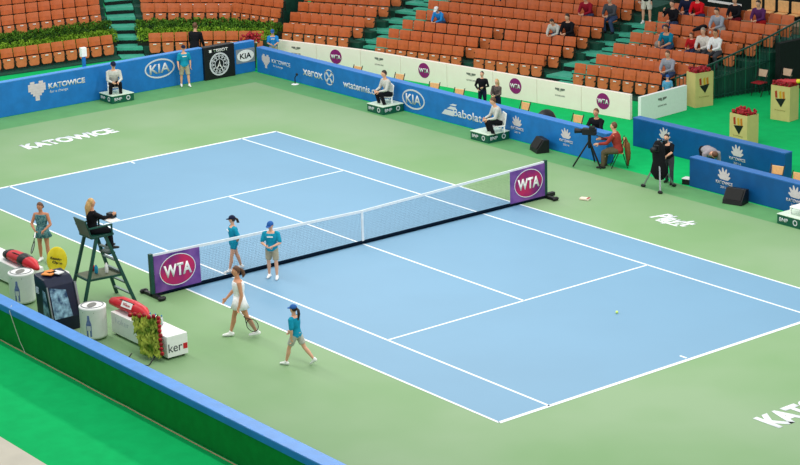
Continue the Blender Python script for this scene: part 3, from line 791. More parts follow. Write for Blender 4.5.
def racket_bag(loc, rz, L, m, label, dark=None, patch=True):
    t = thing('racket_bag', label, 'bag', loc, rz)
    pts = [(-L/2, 0, .11), (-L*.25, 0, .15), (L*.1, 0, .15), (L*.35, 0, .12), (L/2, 0, .06)]
    b = MB(); b.tube(pts, [.12, .18, .19, .16, .07], 14, flat=.8); b.build('bag_body', m, t, True)
    b = MB(); b.tube([(-L*.42, -.06, .2), (-L*.1, -.1, .29), (L*.2, -.08, .27)], .014, 6); b.build('strap', BLACK, t, True)
    b = MB(); b.tube([(-L*.3, .12, .18), (L*.3, .1, .18)], .008, 6); b.build('zip', BLACK, t, True)
    if dark: b = MB(); b.tube([(-L/2, 0, .11), (-L*.34, 0, .14)], [.125, .175], 14, flat=.82); b.build('end_panel', dark, t, True); b = MB(); b.tube([(L*.05, 0, .15), (L*.2, 0, .145)], [.198, .188], 14, flat=.82); b.build('end_panel', dark, t, True)
    if patch:
        yy = (0, .5, .87); o = (L*.08, -.165, .235)
        MB().poly([(-.2, -.07), (.2, -.07), (.2, .07), (-.2, .07)], o, X, yy, .012, lift=.0).build('patch', WHITE, t)
        text('Wilson', 'lettering', .07, o, X, yy, RED, t, width=.28, lift=.018)
    return t
racket_bag((2.12, -8.27, .575), math.radians(4), 1.4, RED, 'bright red racket bag lying on the right hand players bench')
racket_bag((-3.0, -8.35, .565), math.radians(2), 1.5, RED, 'dark red and black racket bag on the left hand players bench', BLACK, False)
def bin_(loc, label, rz):
    t = thing('waste_bin', label, 'bin', loc, rz); h = .78; r = .31
    b = MB(); n = 28; pr = [(0, .05), (r*.97, .05), (r, .1), (r, h-.05), (r*1.02, h-.04), (r*1.02, h), (r*.95, h+.012), (0, h+.02)]
    vs = []; fs = []
    for q, z in pr:
        for j in range(n): vs.append((q*math.cos(2*PI*j/n), q*math.sin(2*PI*j/n), z))
    for i in range(len(pr)-1):
        for j in range(n): fs.append((i*n+j, i*n+(j+1) % n, (i+1)*n+(j+1) % n, (i+1)*n+j))
    b.add(vs, fs); b.build('drum', WHITE, t, True)
    b = MB(); b.ring(r*.86, r*.86, .02, (0, 0, h+.015), X, Y, .01, METAL); b.build('rim', METAL, t)
    MB().poly(ellpts(.17, .1), (.03, 0, h+.02), X, Y, .006).build('opening', mat('bin_hole', (120, 120, 116)), t)
    for a in (0, 2.1, 4.2): MB().ell((.22*math.cos(a), .22*math.sin(a), .03), .035, 8, 6).build('castor', BLACK, t)
    # bottle print on the side facing +x, bent round the drum
    def bent(pts, m, nm, rr):
        b = MB(); vs = [(math.cos(y/r)*rr, math.sin(y/r)*rr, z) for y, z in pts]+[(math.cos(y/r)*(rr-.004), math.sin(y/r)*(rr-.004), z) for y, z in pts]
        k = len(pts); b.add(vs, [tuple(range(k)), tuple(reversed(range(k, 2*k)))]+[(i, (i+1) % k, k+(i+1) % k, k+i) for i in range(k)], m); b.build(nm, m, t)
    BL = mat('bottle_print', (104, 122, 176), .5, .3, 30)
    bent([(-.06, .12), (.06, .12), (.065, .42), (.03, .53), (.022, .63), (-.022, .63), (-.03, .53), (-.065, .42)], BL, 'bottle_print', r+.004)
    bent([(-.045, .27), (.045, .27), (.045, .38), (-.045, .38)], SILVER, 'label_print', r+.009)
    bent([(-.14, .68), (.14, .68), (.14, .7), (-.14, .7)], GREYP, 'text_line', r+.004)
bin_((1.62, -8.98, 0), 'white bin with bottle print, right of the drinks cooler', math.radians(-50))
bin_((-1.85, -8.98, 0), 'white bin with bottle print before the left players bench', math.radians(-50))
t = thing('drinks_cooler', 'tall dark drinks cooler with bottle pictures, between the two bins', 'cooler', (.47, -9.25, 0), math.radians(0))
MB().prof([(-.34, 0), (.34, 0), (.38, .35), (.2, 1.12), (.05, 1.26), (-.42, 1.32)], -.36, .36).build('cabinet', NAVY, t, bevel=.02)
b = MB(); b.prof([(-.05, .2), (.2, .2), (.24, .5), (.1, .98), (-.02, 1.0)], -.366, -.361); b.build('side_picture', AQUA, t)
b = MB(); b.bar((.38, -.36, .36), (.20, -.36, 1.12), .03); b.build('chrome_edge', METAL, t); b = MB(); b.bar((.39, .36, .36), (.21, .36, 1.12), .05); b.build('chrome_edge', METAL, t)
MB().add([(.385, -.31, .36), (.385, .16, .36), (.235, .1, .98), (.21, -.31, 1.09), (.395, -.31, .364), (.395, .16, .364), (.245, .1, .984), (.22, -.31, 1.094)], [(3, 2, 1, 0), (4, 5, 6, 7), (0, 1, 5, 4), (1, 2, 6, 5), (2, 3, 7, 6), (3, 0, 4, 7)]).build('front_glass', AQUA, t)
MB().box((-.28, -.365, .95), (.14, .006, .16)).build('small_picture', mat('cooler_white', (190, 205, 215), .5, .4, 30), t)
for i, (x, y, c) in enumerate(((-.2, 0, 'o'), (-.05, .1, 'w'), (-.1, -.12, 'o'))):
    q = MB(); q.box((x+.42, y-9.25, 1.325), (.26, .2, .02), .3*i)
    tag(q.build('folded_paper', mat('paper_'+c, (225, 140, 60) if c == 'o' else (225, 225, 225), .6)), ['orange card lying on the cooler top, rear left', 'white sheet lying on the cooler top', 'orange card lying on the cooler top, front'][i], 'paper')
# yellow oval sign
t = thing('oval_sign', 'yellow oval sign standing in a turquoise drum behind the cooler', 'sign', (-.85, -8.5, 0), math.radians(-40))
R_ = Matrix.Rotation(math.radians(-8), 3, 'X')
MB().ell((0, 0, 1.2), (.06, .25, .34), 24, 14, rot=R_).build('oval', YELLOW, t, True)
text('Katowice', 'lettering', .06, (.064, .0, 1.26), (0, 1, -.2), (0, .2, 1), BLACK, t, width=.27, bold=.03, lift=.006)
text('Open', 'lettering', .06, (.064, .02, 1.16), (0, 1, -.2), (0, .2, 1), BLACK, t, width=.24, bold=.03, lift=.006)
MB().tube([(0, 0, .1), (0, 0, .9)], .02, 8).build('stick', WHITE, t)
b = MB(); b.tube([(0, 0, .02), (0, 0, .82)], [.22, .26], 20, cap=False); b.build('drum', TURQ, t, True)
b = MB(); b.tube([(0, 0, .82), (0, 0, .87)], [.28, .27], 20, cap=False); b.build('drum_rim', WHITE, t, True)

# umpire chair
t = thing('umpire_chair', 'tall dark green umpire chair with ladder and shelf beside the net', 'chair', (-.5, -7.52, 0))
RL = [((-.42, -.7, 0), (-.3, -.2, 1.72)), ((.3, -.72, 0), (.25, -.2, 1.72))]
FL = [((-.2, .5, 0), (-.22, .0, 1.72)), ((.62, .55, 0), (.22, .0, 1.72))]
FL = [((-.38, .6, 0), (-.24, .05, 1.72)), ((.5, .6, 0), (.24, .05, 1.72))]
for a, c in RL+FL: MB().bar(a, c, .075, .05).build('leg', UGREEN, t)
for i in range(5):
    f = .12+.17*i; A = Vector(FL[0][0]).lerp(Vector(FL[0][1]), f); B = Vector(FL[1][0]).lerp(Vector(FL[1][1]), f)
    MB().bar(A, B, .07, .035).build('rung', mat('rung_grey', (120, 140, 138), .5), t)
for f in (.42,):
    q = [Vector(a).lerp(Vector(c), f) for a, c in RL+FL]
    MB().bar(q[0], q[1], .06, .05).build('shelf_rail', UGREEN, t); MB().bar(q[0], q[2], .05).build('side_rail', UGREEN, t); MB().bar(q[1], q[3], .05).build('side_rail', UGREEN, t)
    b = MB(); z = q[0].z; b.add([(q[0].x, q[0].y, z), (q[1].x, q[1].y, z), (q[3].x, q[3].y, z), (q[2].x, q[2].y, z), (q[0].x, q[0].y, z+.03), (q[1].x, q[1].y, z+.03), (q[3].x, q[3].y, z+.03), (q[2].x, q[2].y, z+.03)],
       [(3, 2, 1, 0), (4, 5, 6, 7), (0, 1, 5, 4), (1, 2, 6, 5), (2, 3, 7, 6), (3, 0, 4, 7)]); b.build('shelf', mat('shelf_tan', (96, 104, 80), .6), t)
MB().box((0, -.05, 1.75), (.6, .62, .06)).build('seat', UGREEN, t, bevel=.01)
MB().add([(-.28, -.36, 1.76), (.28, -.36, 1.76), (.28, -.5, 2.2), (-.28, -.5, 2.2), (-.28, -.32, 1.76), (.28, -.32, 1.76), (.28, -.46, 2.2), (-.28, -.46, 2.2)], [(3, 2, 1, 0), (4, 5, 6, 7), (0, 1, 5, 4), (1, 2, 6, 5), (2, 3, 7, 6), (3, 0, 4, 7)]).build('backrest', UGREEN, t, bevel=.01)
for s in (-1, 1):
    b = MB(); b.bar((s*.31, -.42, 2.0), (s*.31, .22, 2.0), .06, .035); b.bar((s*.31, .2, 1.76), (s*.31, .2, 2.0), .04); b.build('armrest', UGREEN, t, bevel=.008)
MB().box((0, .34, 2.03), (.5, .3, .025)).build('desk', WHITE, t, bevel=.006)
MB().box((0, .2, 1.25), (.44, .2, .04)).build('footrest', UGREEN, t)
q = MB(); q.box((-.55, -7.1, 2.11), (.2, .16, .12), .3); tag(q.build('tablet_computer', BLACK, bevel=.01), 'black tablet propped on the umpire desk', 'tablet')
for i, (x, y, h_, m, lb) in enumerate(((-.75, -7.6, .12, ROSE, 'small red cap on the umpire chair shelf'), (-.35, -7.45, .2, WHITE, 'white bottle standing on the umpire chair shelf'), (-.5, -7.65, .16, TURQ, 'turquoise cup on the umpire chair shelf'))):
    b = MB(); b.tube([(x, y, .79), (x, y, .76+h_)], .045, 10); b.tube([(x, y, .77+h_), (x, y, .8+h_)], .025, 8); tag(b.build('shelf_bottle', m, smooth=True), lb, 'bottle')
for i, x in enumerate((3.05, 3.2, 3.38)):
    t = thing('water_bottle', ['left one', 'middle one', 'right one'][i]+' of three clear water bottles on the right hand bench', 'bottle', (x, -8.3+.05*i, .56))
    MB().tube([(0, 0, .03), (0, 0, .16), (0, 0, .2)], [.035, .035, .015], 10).build('bottle_body', GLASS, t, True); MB().tube([(0, 0, .22), (0, 0, .235)], .016, 8).build('cap', BBLUE, t); 
# rose wreath on easel
t = thing('flower_display', 'tilted board of green leaves with red roses along its edges, before the bench', 'flowers', (3.75, -9.0, 0), math.radians(-60))
random.seed(11)
A_ = math.radians(28)
def bp(a, c, lift=0):
    a = a-.3*c+.14
    return Vector((-.1+math.sin(A_)*-c+math.cos(A_)*lift, a, .12+math.cos(A_)*c+math.sin(A_)*lift))
b = MB(); P4 = [bp(-.16, 0), bp(.3, 0), bp(.36, .85), bp(-.36, .85)]; Q4 = [p-Vector((.05, 0, .02)) for p in P4]
b.add(P4+Q4, [(0, 1, 2, 3), (7, 6, 5, 4), (0, 4, 5, 1), (1, 5, 6, 2), (2, 6, 7, 3), (3, 7, 4, 0)]); b.build('backing', LEAFD, t)
b = MB()
for i in range(420):
    c = random.uniform(0, .86); a = random.uniform(-.16-.2*c/.86, .3+.06*c/.86); p = bp(a, c, random.uniform(0, .07))
    u = Vector((random.gauss(0, .3), random.gauss(0, .6), 1)).normalized()*random.uniform(.1, .2); w_ = Vector((random.gauss(0, .3), 1, random.gauss(0, .3))).normalized()*.035
    b.add([p-u*.5, p+w_, p+u*.5, p-w_], [(0, 1, 2, 3)])
b.build('leaves', LEAFL, t)
def rose(a, c):
    b = MB(); p = bp(a, c, .07); b.ell(p, .05, 8, 6); b.ell(p+Vector((.02, .015, .02)), .032, 7, 5); b.build('rose', ROSE, t, True)
for i in range(7): rose(-.36+.12*i, .84+.03*(i % 2)); 
for i in range(8): rose(.36+.01*(i % 2), .76-.1*i)
for a in (-.3, .3):
    MB().bar((.25, a, .0), (-.1, a, .12), .02).build('easel_leg', BLACK, t); MB().bar((-.6, a*.6, 0), bp(a, .5), .018).build('easel_leg', BLACK, t)
MB().bar((.25, -.3, .01), (.25, .3, .01), .02).build('easel_bar', BLACK, t)
# tv cameras
def tvcam(loc, rz, label, H, cover=False, wheels=False):
    t = thing('television_camera', label, 'camera', loc, rz)
    for k in range(3):
        a = 2*PI*k/3+.5
        MB().bar((0, 0, H-.15), (.5*math.cos(a), .5*math.sin(a), .03), .04).build('tripod_leg', BLACK if not wheels else METAL, t)
        if wheels: MB().tube([(.5*math.cos(a), .5*math.sin(a)-.03, .05), (.5*math.cos(a), .5*math.sin(a)+.03, .05)], .05, 10).build('wheel', BLACK, t)
    MB().tube([(0, 0, H-.35), (0, 0, H)], .05, 10).build('head', BLACK, t)
    MB().box((0, 0, H+.12), (.42, .17, .2)).build('camera_body', BLACK, t, bevel=.02)
    MB().tube([(.2, 0, H+.12), (.34, 0, H+.12), (.44, 0, H+.12)], [.06, .07, .085], 12, cap=False).build('lens', BLACK, t, True)
    MB().box((-.05, .0, H+.29), (.2, .03, .03)).build('top_handle', BLACK, t); MB().box((-.12, .12, H+.25), (.16, .08, .1)).build('viewfinder', BLACK, t)
    MB().bar((-.2, -.05, H), (-.5, -.15, H-.12), .025).build('pan_handle', BLACK, t)
    if cover:
        b = MB(); b.tube([(.1, 0, H+.22), (.06, 0, H+.05), (.02, 0, H-.3), (0, 0, H-.62)], [.13, .2, .19, .27], 14, flat=.65); b.build('rain_cover', cloth('cover_black', (22, 22, 26)), t, True)
tvcam((-1.65, 9.65, 0), math.radians(-150), 'black television camera on tripod before the seated cameraman', .95)
tvcam((1.55, 9.35, 0), math.radians(-70), 'television camera under black rain cover on wheeled pedestal', 1.12, True, True)

# ================================================================== PEOPLE
def voxel(mb, name, m, parent, vox, smooth=3):
    me = mb.mesh('tmp', m, True); o = bpy.data.objects.new('tmp', me); COL.objects.link(o)
    r = o.modifiers.new('r', 'REMESH'); r.mode = 'VOXEL'; r.voxel_size = vox; r.use_smooth_shade = True
    s = o.modifiers.new('s', 'SMOOTH'); s.iterations = smooth; s.factor = .5
    me2 = evaluated(o); bpy.data.objects.remove(o)
    me2.materials.clear(); me2.materials.append(m)
    ob = bpy.data.objects.new(name, me2); COL.objects.link(ob); ob.parent = parent
    return ob
D2 = math.radians
def person(label, loc, yaw, H=1.72, sit=None, lean=0, hip=(0, 0), knee=(0, 0), abd=(4, 4), sh=((5, 8), (5, 8)), el=((15, 0), (15, 0)), head=(0, 0),
           hair=None, ponytail=None, longhair=False, cap=None, top=None, sleeve=.5, bottom=None, leglen=.45, skirt=None, shoes=WHITE, tone=0, sex='m', group=None,
           shirt_print=None, vox=.0095, foot=(0, 0), jacket=None):
    """pose angles in degrees; forward is +x, left is +y; tuples are (left, right)"""
    t = thing('person', label, 'person', loc, D2(yaw), group)
    S = H
    thigh, shin, ank = .245*S, .245*S, .042*S
    hw = .052*S; shw = (.112 if sex == 'm' else .1)*S
    def ld(f, a, s): f = D2(f); a = D2(a); return Vector((math.sin(f)*math.cos(a), s*math.sin(a), -math.cos(f)*math.cos(a)))
    legs = []
    for i, s in ((0, 1), (1, -1)):
        h0 = Vector((0, s*hw, 0)); k = h0+ld(hip[i], abd[i], s)*thigh; a = k+ld(hip[i]-knee[i], abd[i]*.4, s)*shin
        legs.append((h0, k, a, s, foot[i]))
    low = min(a.z for _, _, a, _, _ in legs)
    pz = (-low+ank) if sit is None else sit+.055*S
    O = Vector((0, 0, pz))
    lf = D2(lean); ud = Vector((math.sin(lf), 0, math.cos(lf)))
    pel = O; waist = pel+ud*.10*S+Vector((0, 0, 0)); chest = pel+ud*.215*S; neck = pel+ud*.305*S; 
    hd = D2(lean*.5+head[0]); hu = Vector((math.sin(hd), 0, math.cos(hd))); hc = neck+hu*.108*S
    Rh = Matrix.Rotation(D2(head[1]), 3, 'Z') @ Matrix.Rotation(hd, 3, 'Y')
    sk = skin(tone)
    b = MB(); LAT = (0, 1, 0)
    def torso(b, g=0.0, z0=-.02, z1=.30, k=1.0):
        wx = .078 if sex == 'm' else .07
        sec = [(-.045, .064, .085), (0, .074, .1), (.06, .066, .088), (.11, .064, .083), (.17, .074, .098), (.23, .076, .107), (.275, .06, .1), (.30, .04, .06)]
        vs = []; n = 16; K = 0
        for (h, fx, fy) in sec:
            if h < z0-1e-6 or h > z1+1e-6: continue
            if sex != 'm': fy *= .93 if h > .04 else 1.0; 
            c = pel+ud*h*S if h > 0 else pel+Vector((0, 0, h*S)); ax = Vector((ud.z, 0, -ud.x)) if h > .03 else Vector((1, 0, 0))
            for j in range(n):
                q = 2*PI*j/n; cs, sn = math.cos(q), math.sin(q)
                vs.append(c+ax*cs*(fx*S*k+g)+Vector((0, 1, 0))*sn*(fy*S*k+g))
            K += 1
        fs = [(i*n+j, i*n+(j+1) % n, (i+1)*n+(j+1) % n, (i+1)*n+j) for i in range(K-1) for j in range(n)]
        fs += [tuple(reversed(range(n))), tuple((K-1)*n+j for j in range(n))]
        b.add(vs, fs)
    torso(b)
    b.tube([neck-ud*.03*S, neck+hu*.05*S], [.036*S, .031*S], 12)
    b.ell(hc, (.054*S, .045*S, .066*S), 16, 12, rot=Rh); b.ell(hc+Rh @ Vector((.014*S, 0, -.03*S)), (.038*S, .034*S, .04*S), 12, 8, rot=Rh)
    b.ell(hc+Rh @ Vector((.056*S, 0, -.006*S)), (.011*S, .008*S, .014*S), 8, 6, rot=Rh)
    for s in (-1, 1): b.ell(hc+Rh @ Vector((0, s*.046*S, -.002*S)), (.011*S, .006*S, .018*S), 8, 6, rot=Rh)
    LG = []
    for (h0, k, a, s, fp) in legs:
        h0 = h0+O; k = k+O; a = a+O; LG.append((h0, k, a, s))
        d1 = (k-h0).normalized(); d2 = (a-k).normalized()
        b.tube([h0, h0.lerp(k, .35), k-d1*.04*S, k], [.05*S, .052*S, .034*S, .032*S], 12)
        b.tube([k, k.lerp(a, .3)-Vector((.008*S, 0, 0)), a-d2*.04*S, a], [.031*S, .034*S, .021*S, .02*S], 12)
        q = D2(fp); fd = Vector((math.cos(q), .12*s, -math.sin(q))).normalized(); heel = a+Vector((0, 0, -.012*S))-fd*.022*S
        b.tube([heel, a+fd*.03*S-Vector((0, 0, .016*S)), a+fd*.095*S-Vector((0, 0, .022*S))], [.022*S, .022*S, .014*S], 10)
    AR = []
    for i, s in ((0, 1), (1, -1)):
        s0 = pel+ud*.268*S+Vector((0, s*shw, 0)); f, ab = sh[i]; ef, inw = el[i]
        u1 = ld(f, ab, s); e = s0+u1*.17*S
        f2 = D2(f+ef); dd = Vector((math.sin(f2), 0, -math.cos(f2))); iw = D2(inw); dd = (dd*math.cos(iw)+Vector((0, -s, 0))*math.sin(iw)).normalized()
        w_ = e+dd*.145*S
        b.tube([s0-Vector((0, s*.03*S, 0)), s0, s0.lerp(e, .3), e], [.035*S, .034*S, .029*S, .023*S], 12)
        b.tube([e, e.lerp(w_, .3), w_], [.024*S, .024*S, .0155*S], 12)
        # hand: palm, four bent fingers, thumb from the side of the palm
        lat = dd.cross(Vector((0, s, 0)))
        if lat.length < .2: lat = Vector((1, 0, 0))
        lat.normalize(); pn = dd.cross(lat).normalized()*(-s)   # palm faces the body
        hs = .1*S
        pc = w_+dd*hs*.45
        b.tube([w_, w_+dd*hs*.2, w_+dd*hs*.5], [.0155*S, .021*S, .023*S], 10, side=lat, flat=.55)
        for q, (o_, L_) in enumerate(((-.75, .8), (-.26, .95), (.24, .9), (.72, .7))):
            p0 = w_+dd*hs*.42+lat*o_*.019*S; fl_ = hs*.52*L_
            p1 = p0+dd*hs*.12; p2 = p1+(dd*.85+pn*.5).normalized()*fl_*.5; p3 = p2+(dd*.45+pn*.9).normalized()*fl_*.5
            b.tube([p0, p1, p2, p3], [.0058*S, .0056*S, .0052*S, .0045*S], 8)
        p0 = w_+dd*hs*.15-lat*.014*S; b.tube([p0, p0+(dd*.6-lat*.8).normalized()*hs*.26, p0+(dd*.9-lat*.5+pn*.4).normalized()*hs*.5], [.0078*S, .0066*S, .0052*S], 8)
        AR.append((s0, e, w_, dd, s))
    body = voxel(b, 'body', sk, t, vox, 2)
    # face
    for s in (-1, 1):
        MB().ell(hc+Rh @ Vector((.0465*S, s*.017*S, .006*S)), (.005*S, .0075*S, .004*S), 8, 6, rot=Rh).build('eye', BROWN, t, True)
    MB().ell(hc+Rh @ Vector((.0475*S, 0, -.034*S)), (.005*S, .014*S, .0035*S), 8, 6, rot=Rh).build('mouth', mat('lips', (170, 84, 80), .5), t, True)
    # clothes
    if top:
        c = MB(); torso(c, .012, -.045 if not skirt or skirt == 'dress' else 0, .275 if sleeve < .6 else .305, 1.02)
        for (s0, e, w_, dd, s) in AR:
            if sleeve > 0:
                if sleeve <= .5: en = s0.lerp(e, sleeve/.5*.85); c.tube([s0-Vector((0, s*.03*S, 0)), s0, en], [.045*S, .042*S, .038*S], 12)
                else: c.tube([s0-Vector((0, s*.03*S, 0)), s0, e, w_-dd*.01*S], [.045*S, .043*S, .033*S, .024*S], 12)
        voxel(c, 'shirt' if jacket is None else 'jacket', top, t, .013, 3)
        if shirt_print:
            p = chest+ud*.01*S+Vector((.078*S+.022, 0, 0)); q = MB(); q.box(p, (.012, .1*S, .02*S)); q.build('shirt_print', shirt_print, t)
    if bottom:
        c = MB(); torso(c, .014, -.045, .07, 1.0)
        for (h0, k, a, s) in LG:
            d1 = (k-h0).normalized()
            if leglen <= .5: c.tube([h0, h0.lerp(k, .3), h0.lerp(k, leglen/.5)], [.06*S, .06*S, .054*S], 12, cap=False)
            else: c.tube([h0, h0.lerp(k, .4), k], [.06*S, .058*S, .044*S], 12); c.tube([k, k.lerp(a, .4), k.lerp(a, .97)], [.043*S, .04*S, .034*S], 12)
        voxel(c, 'shorts' if leglen <= .5 else 'trousers', bottom, t, .013, 3)
    if skirt:
        km = top if skirt == 'dress' else bottom or top
        n = 28; vs = []; mid = (LG[0][1]+LG[1][1])/2
        hemc = pel.lerp(mid, .42); hemc.x *= .8
        P = [(waist-ud*.03*S, .075, .095), (pel+Vector((0, 0, -.01*S)), .092, .115), (hemc, .125, .15)]
        for layer in (0, .008):
            for (c_, rx, ry) in P:
                for j in range(n):
                    q = 2*PI*j/n; pl = 1+(.05*math.cos(q*9) if c_ is hemc else 0)
                    vs.append(c_+Vector((math.cos(q)*(rx*S*pl-layer), math.sin(q)*(ry*S*pl-layer), 0)))
        fs = []
        for i in range(2):
            for j in range(n):
                a_, b_ = i*n+j, i*n+(j+1) % n; fs.append((a_, b_, b_+n, a_+n)); fs.append((3*n+a_+n, 3*n+b_+n, 3*n+b_, 3*n+a_))
        for j in range(n): fs.append((2*n+j, 2*n+(j+1) % n, 5*n+(j+1) % n, 5*n+j)); fs.append((j, 3*n+j, 3*n+(j+1) % n, (j+1) % n))
        MB().add(vs, fs).build('skirt', km, t, True)
    for (h0, k, a, s), fp in zip(LG, foot):
        q = D2(fp); fd = Vector((math.cos(q), .12*s, -math.sin(q))).normalized(); c = MB()
        c.tube([a-fd*.03*S-Vector((0, 0, .012*S)), a+fd*.03*S-Vector((0, 0, .015*S)), a+fd*.1*S-Vector((0, 0, .023*S))], [.028*S, .027*S, .018*S], 12, side=(0, 1, 0))
        c.tube([a+Vector((0, 0, .0)), a+Vector((0, 0, .022*S))], [.027*S, .026*S], 12)
        c.tube([a-fd*.035*S-Vector((0, 0, .033*S)), a+fd*.1*S-Vector((0, 0, .034*S))], [.024*S, .018*S], 12, side=(0, 1, 0), flat=.4) if False else None
        voxel(c, 'shoe', shoes, t, .010, 2)
    if hair:
        c = MB(); c.ell(hc+Rh @ Vector((-.010*S, 0, .012*S)), (.056*S, .051*S, .064*S), 14, 10, rot=Rh)
        hb = voxel(c, 'hair', hair, t, .012, 1)
        me = hb.data; inv = Rh.inverted()
        bm = bmesh.new(); bm.from_mesh(me)      # cut the face free
        kill = [v for v in bm.verts if (inv @ (v.co-hc)).x > .012*S and (inv @ (v.co-hc)).z < .034*S or (inv @ (v.co-hc)).z < -.035*S]
        bmesh.ops.delete(bm, geom=kill, context='VERTS'); bm.to_mesh(me); bm.free()
        if ponytail:
            c = MB(); p = hc+Rh @ Vector((-.062*S, 0, .02*S)); c.tube([p, p+Vector((-.03*S, 0, -.03*S)), p+Vector((-.045*S, .01*S, -.09*S)), p+Vector((-.03*S, .015*S, -ponytail*S))], [.014*S, .022*S, .024*S, .008*S], 10); c.build('ponytail', hair, t, True)
        if longhair:
            c = MB(); p = hc+Rh @ Vector((-.03*S, 0, .01*S)); c.tube([p, p+Vector((-.03*S, 0, -.08*S)), p+Vector((-.045*S, 0, -.2*S))], [.045*S, .048*S, .02*S], 14, side=(0, 1, 0)); c.build('long_hair', hair, t, True)
    if cap:
        c = MB(); c.ell(hc+Rh @ Vector((-.004*S, 0, .016*S)), (.063*S, .056*S, .06*S), 18, 8, rot=Rh, half=True)
        br = []; 
        for L in (0, .006):
            for j in range(9):
                q = -1.0+2.0*j/8; br.append(hc+Rh @ Vector((.05*S*math.cos(q), .055*S*math.sin(q), .018*S-L)))
            for j in range(9):
                q = -1.0+2.0*j/8; br.append(hc+Rh @ Vector((.05*S*math.cos(q)+.055*S*math.cos(q*.8), .05*S*math.sin(q), .012*S-L)))
        fs = []
        for j in range(8): fs += [(j, j+1, 9+j+1, 9+j), (18+9+j, 18+9+j+1, 18+j+1, 18+j), (9+j, 9+j+1, 27+j+1, 27+j), (j+1, j, 18+j, 18+j+1)]
        fs += [(0, 9, 27, 18), (17, 8, 26, 35)]
        k_ = c.build('cap', cap, t, True); MB().add(br, fs).build('brim', cap, k_)
    return t, dict(wrist=[q[2] for q in AR], dir=[q[3] for q in AR], pel=pel)

teal = cloth('teal', (20, 142, 172)); capb = cloth('cap_blue', (44, 92, 160)); white = cloth('white', (236, 236, 236)); black = cloth('black', (20, 20, 26))
greyc = cloth('grey', (190, 190, 184)); khaki = cloth('khaki', (170, 160, 136)); dkgrey = cloth('dark_grey', (70, 72, 78)); navy = cloth('navy', (26, 32, 58))
denim = cloth('denim', (60, 76, 110)); dkhair = mat('hair_dark', (42, 28, 22), .5, .3, 30); brhair = mat('hair_brown', (96, 62, 40), .5, .3, 30); blond = mat('hair_blond', (196, 156, 100), .5, .2, 30)
greyh = mat('hair_grey', (150, 140, 130), .6, .2, 30); redc = cloth('red', (178, 28, 34)); brick = cloth('brick', (150, 56, 48)); palep = cloth('pale_shorts', (180, 180, 170)); brightblue = cloth('bright_blue', (40, 134, 206))
dressm = cloth('teal_dress', (36, 92, 104), rgb2=(110, 150, 150), scale=22)
shoeb = mat('shoe_black', (24, 24, 26), .5)

def racket(loc, rot, label, fm=BLACK):
    t = thing('tennis_racket', label, 'racket', loc); t.rotation_euler = rot
    MB().tube([(0, 0, 0), (.19, 0, 0)], .016, 8).build('grip', WHITE if fm is BLACK else BLACK, t)
    b = MB(); b.tube([(.19, 0, 0), (.25, 0, 0)], .012, 8); b.tube([(.25, 0, 0), (.36, .07, 0)], .009, 6); b.tube([(.25, 0, 0), (.36, -.07, 0)], .009, 6)
    b.ring(.172, .13, .014, (.51, 0, -.008), X, Y, .016, fm); b.build('frame', fm, t)
    b = MB()
    for i in range(-5, 6):
        y = i*.021; L = .16*math.sqrt(max(0, 1-(y/.125)**2)); b.bar((.51-L, y, 0), (.51+L, y, 0), .002)
    for i in range(-7, 8):
        x = i*.021; L = .12*math.sqrt(max(0, 1-(x/.165)**2)); b.bar((.51+x, -L, 0), (.51+x, L, 0), .002)
    b.build('strings', METAL, t)

# player in white walking left
T, J = person('woman in white tennis dress walking left along the sideline with a racket', (3.93, -6.45, .006), -113, 1.72, hip=(-19, 17), knee=(10, 3), foot=(0, 0), sex='f', lean=2,
    sh=((-6, 10), (14, 12)), el=((22, 0), (30, 0)), hair=brhair, ponytail=.12, top=white, sleeve=0, skirt='dress', tone=1, head=(8, 0))
bpy.context.view_layer.update()
wp = T.matrix_world @ (J['wrist'][0]+J['dir'][0]*.1)
racket(wp, (D2(80), D2(52), D2(70)), 'tennis racket carried low by the walking woman in white')
# ball kid running
person('ball girl with dark ponytail walking left behind the woman in white', (6.33, -6.57, .006), -158, 1.42, hip=(24, -24), knee=(10, 20), foot=(0, 35), lean=5,
    sh=((-10, 12), (14, 10)), el=((20, 10), (30, 10)), hair=dkhair, ponytail=.19, cap=capb, top=teal, sleeve=.5, bottom=palep, leglen=.36, sex='f', tone=0)
# ball kids at the net
person('ball boy in teal shirt behind the net, looking left with hands behind his back', (-.37, -3.77, .01), -108, 1.46, hip=(16, -14), knee=(4, 4), sh=((-22, 14), (-22, 14)), el=((30, 40), (30, 40)),
    hair=dkhair, ponytail=.08, cap=navy, top=teal, bottom=teal, leglen=.22, sex='f', shirt_print=WHITE, head=(4, -25))
person('ball boy in teal shirt and blue cap in front of the net with hands clasped', (.82, -3.42, .01), -48, 1.48, hip=(5, -4), knee=(4, 4), sh=((12, 16), (12, 16)), el=((62, 42), (62, 42)),
    hair=brhair, cap=capb, top=teal, bottom=khaki, leglen=.4, shirt_print=WHITE, head=(14, -20))
# player on the left
T, J = person('woman in patterned teal tennis dress standing by the left bench', (-4.45, -6.97, .006), -48, 1.6, hip=(4, -4), knee=(3, 3), sex='f', sh=((12, 20), (14, 20)), el=((46, 30), (46, 32)),
    hair=brhair, ponytail=.05, top=dressm, sleeve=0, skirt='dress', tone=2, head=(18, -10))
bpy.context.view_layer.update()
racket(T.matrix_world @ (J['wrist'][1]+J['dir'][1]*.1), (D2(60), D2(35), D2(-40)), 'dark tennis racket held by the woman in the teal dress')
# umpire
person('blond umpire in black sitting in the tall green chair facing the net', (-.5, -7.68, 0), 78, 1.62, sit=1.78, hip=(82, 82), knee=(78, 78), abd=(5, 5), lean=3, sh=((35, 6), (60, 8)), el=((60, 15), (40, 15)),
    hair=blond, longhair=True, top=black, sleeve=1, bottom=black, leglen=1, sex='f', tone=1, shoes=shoeb, jacket=1)
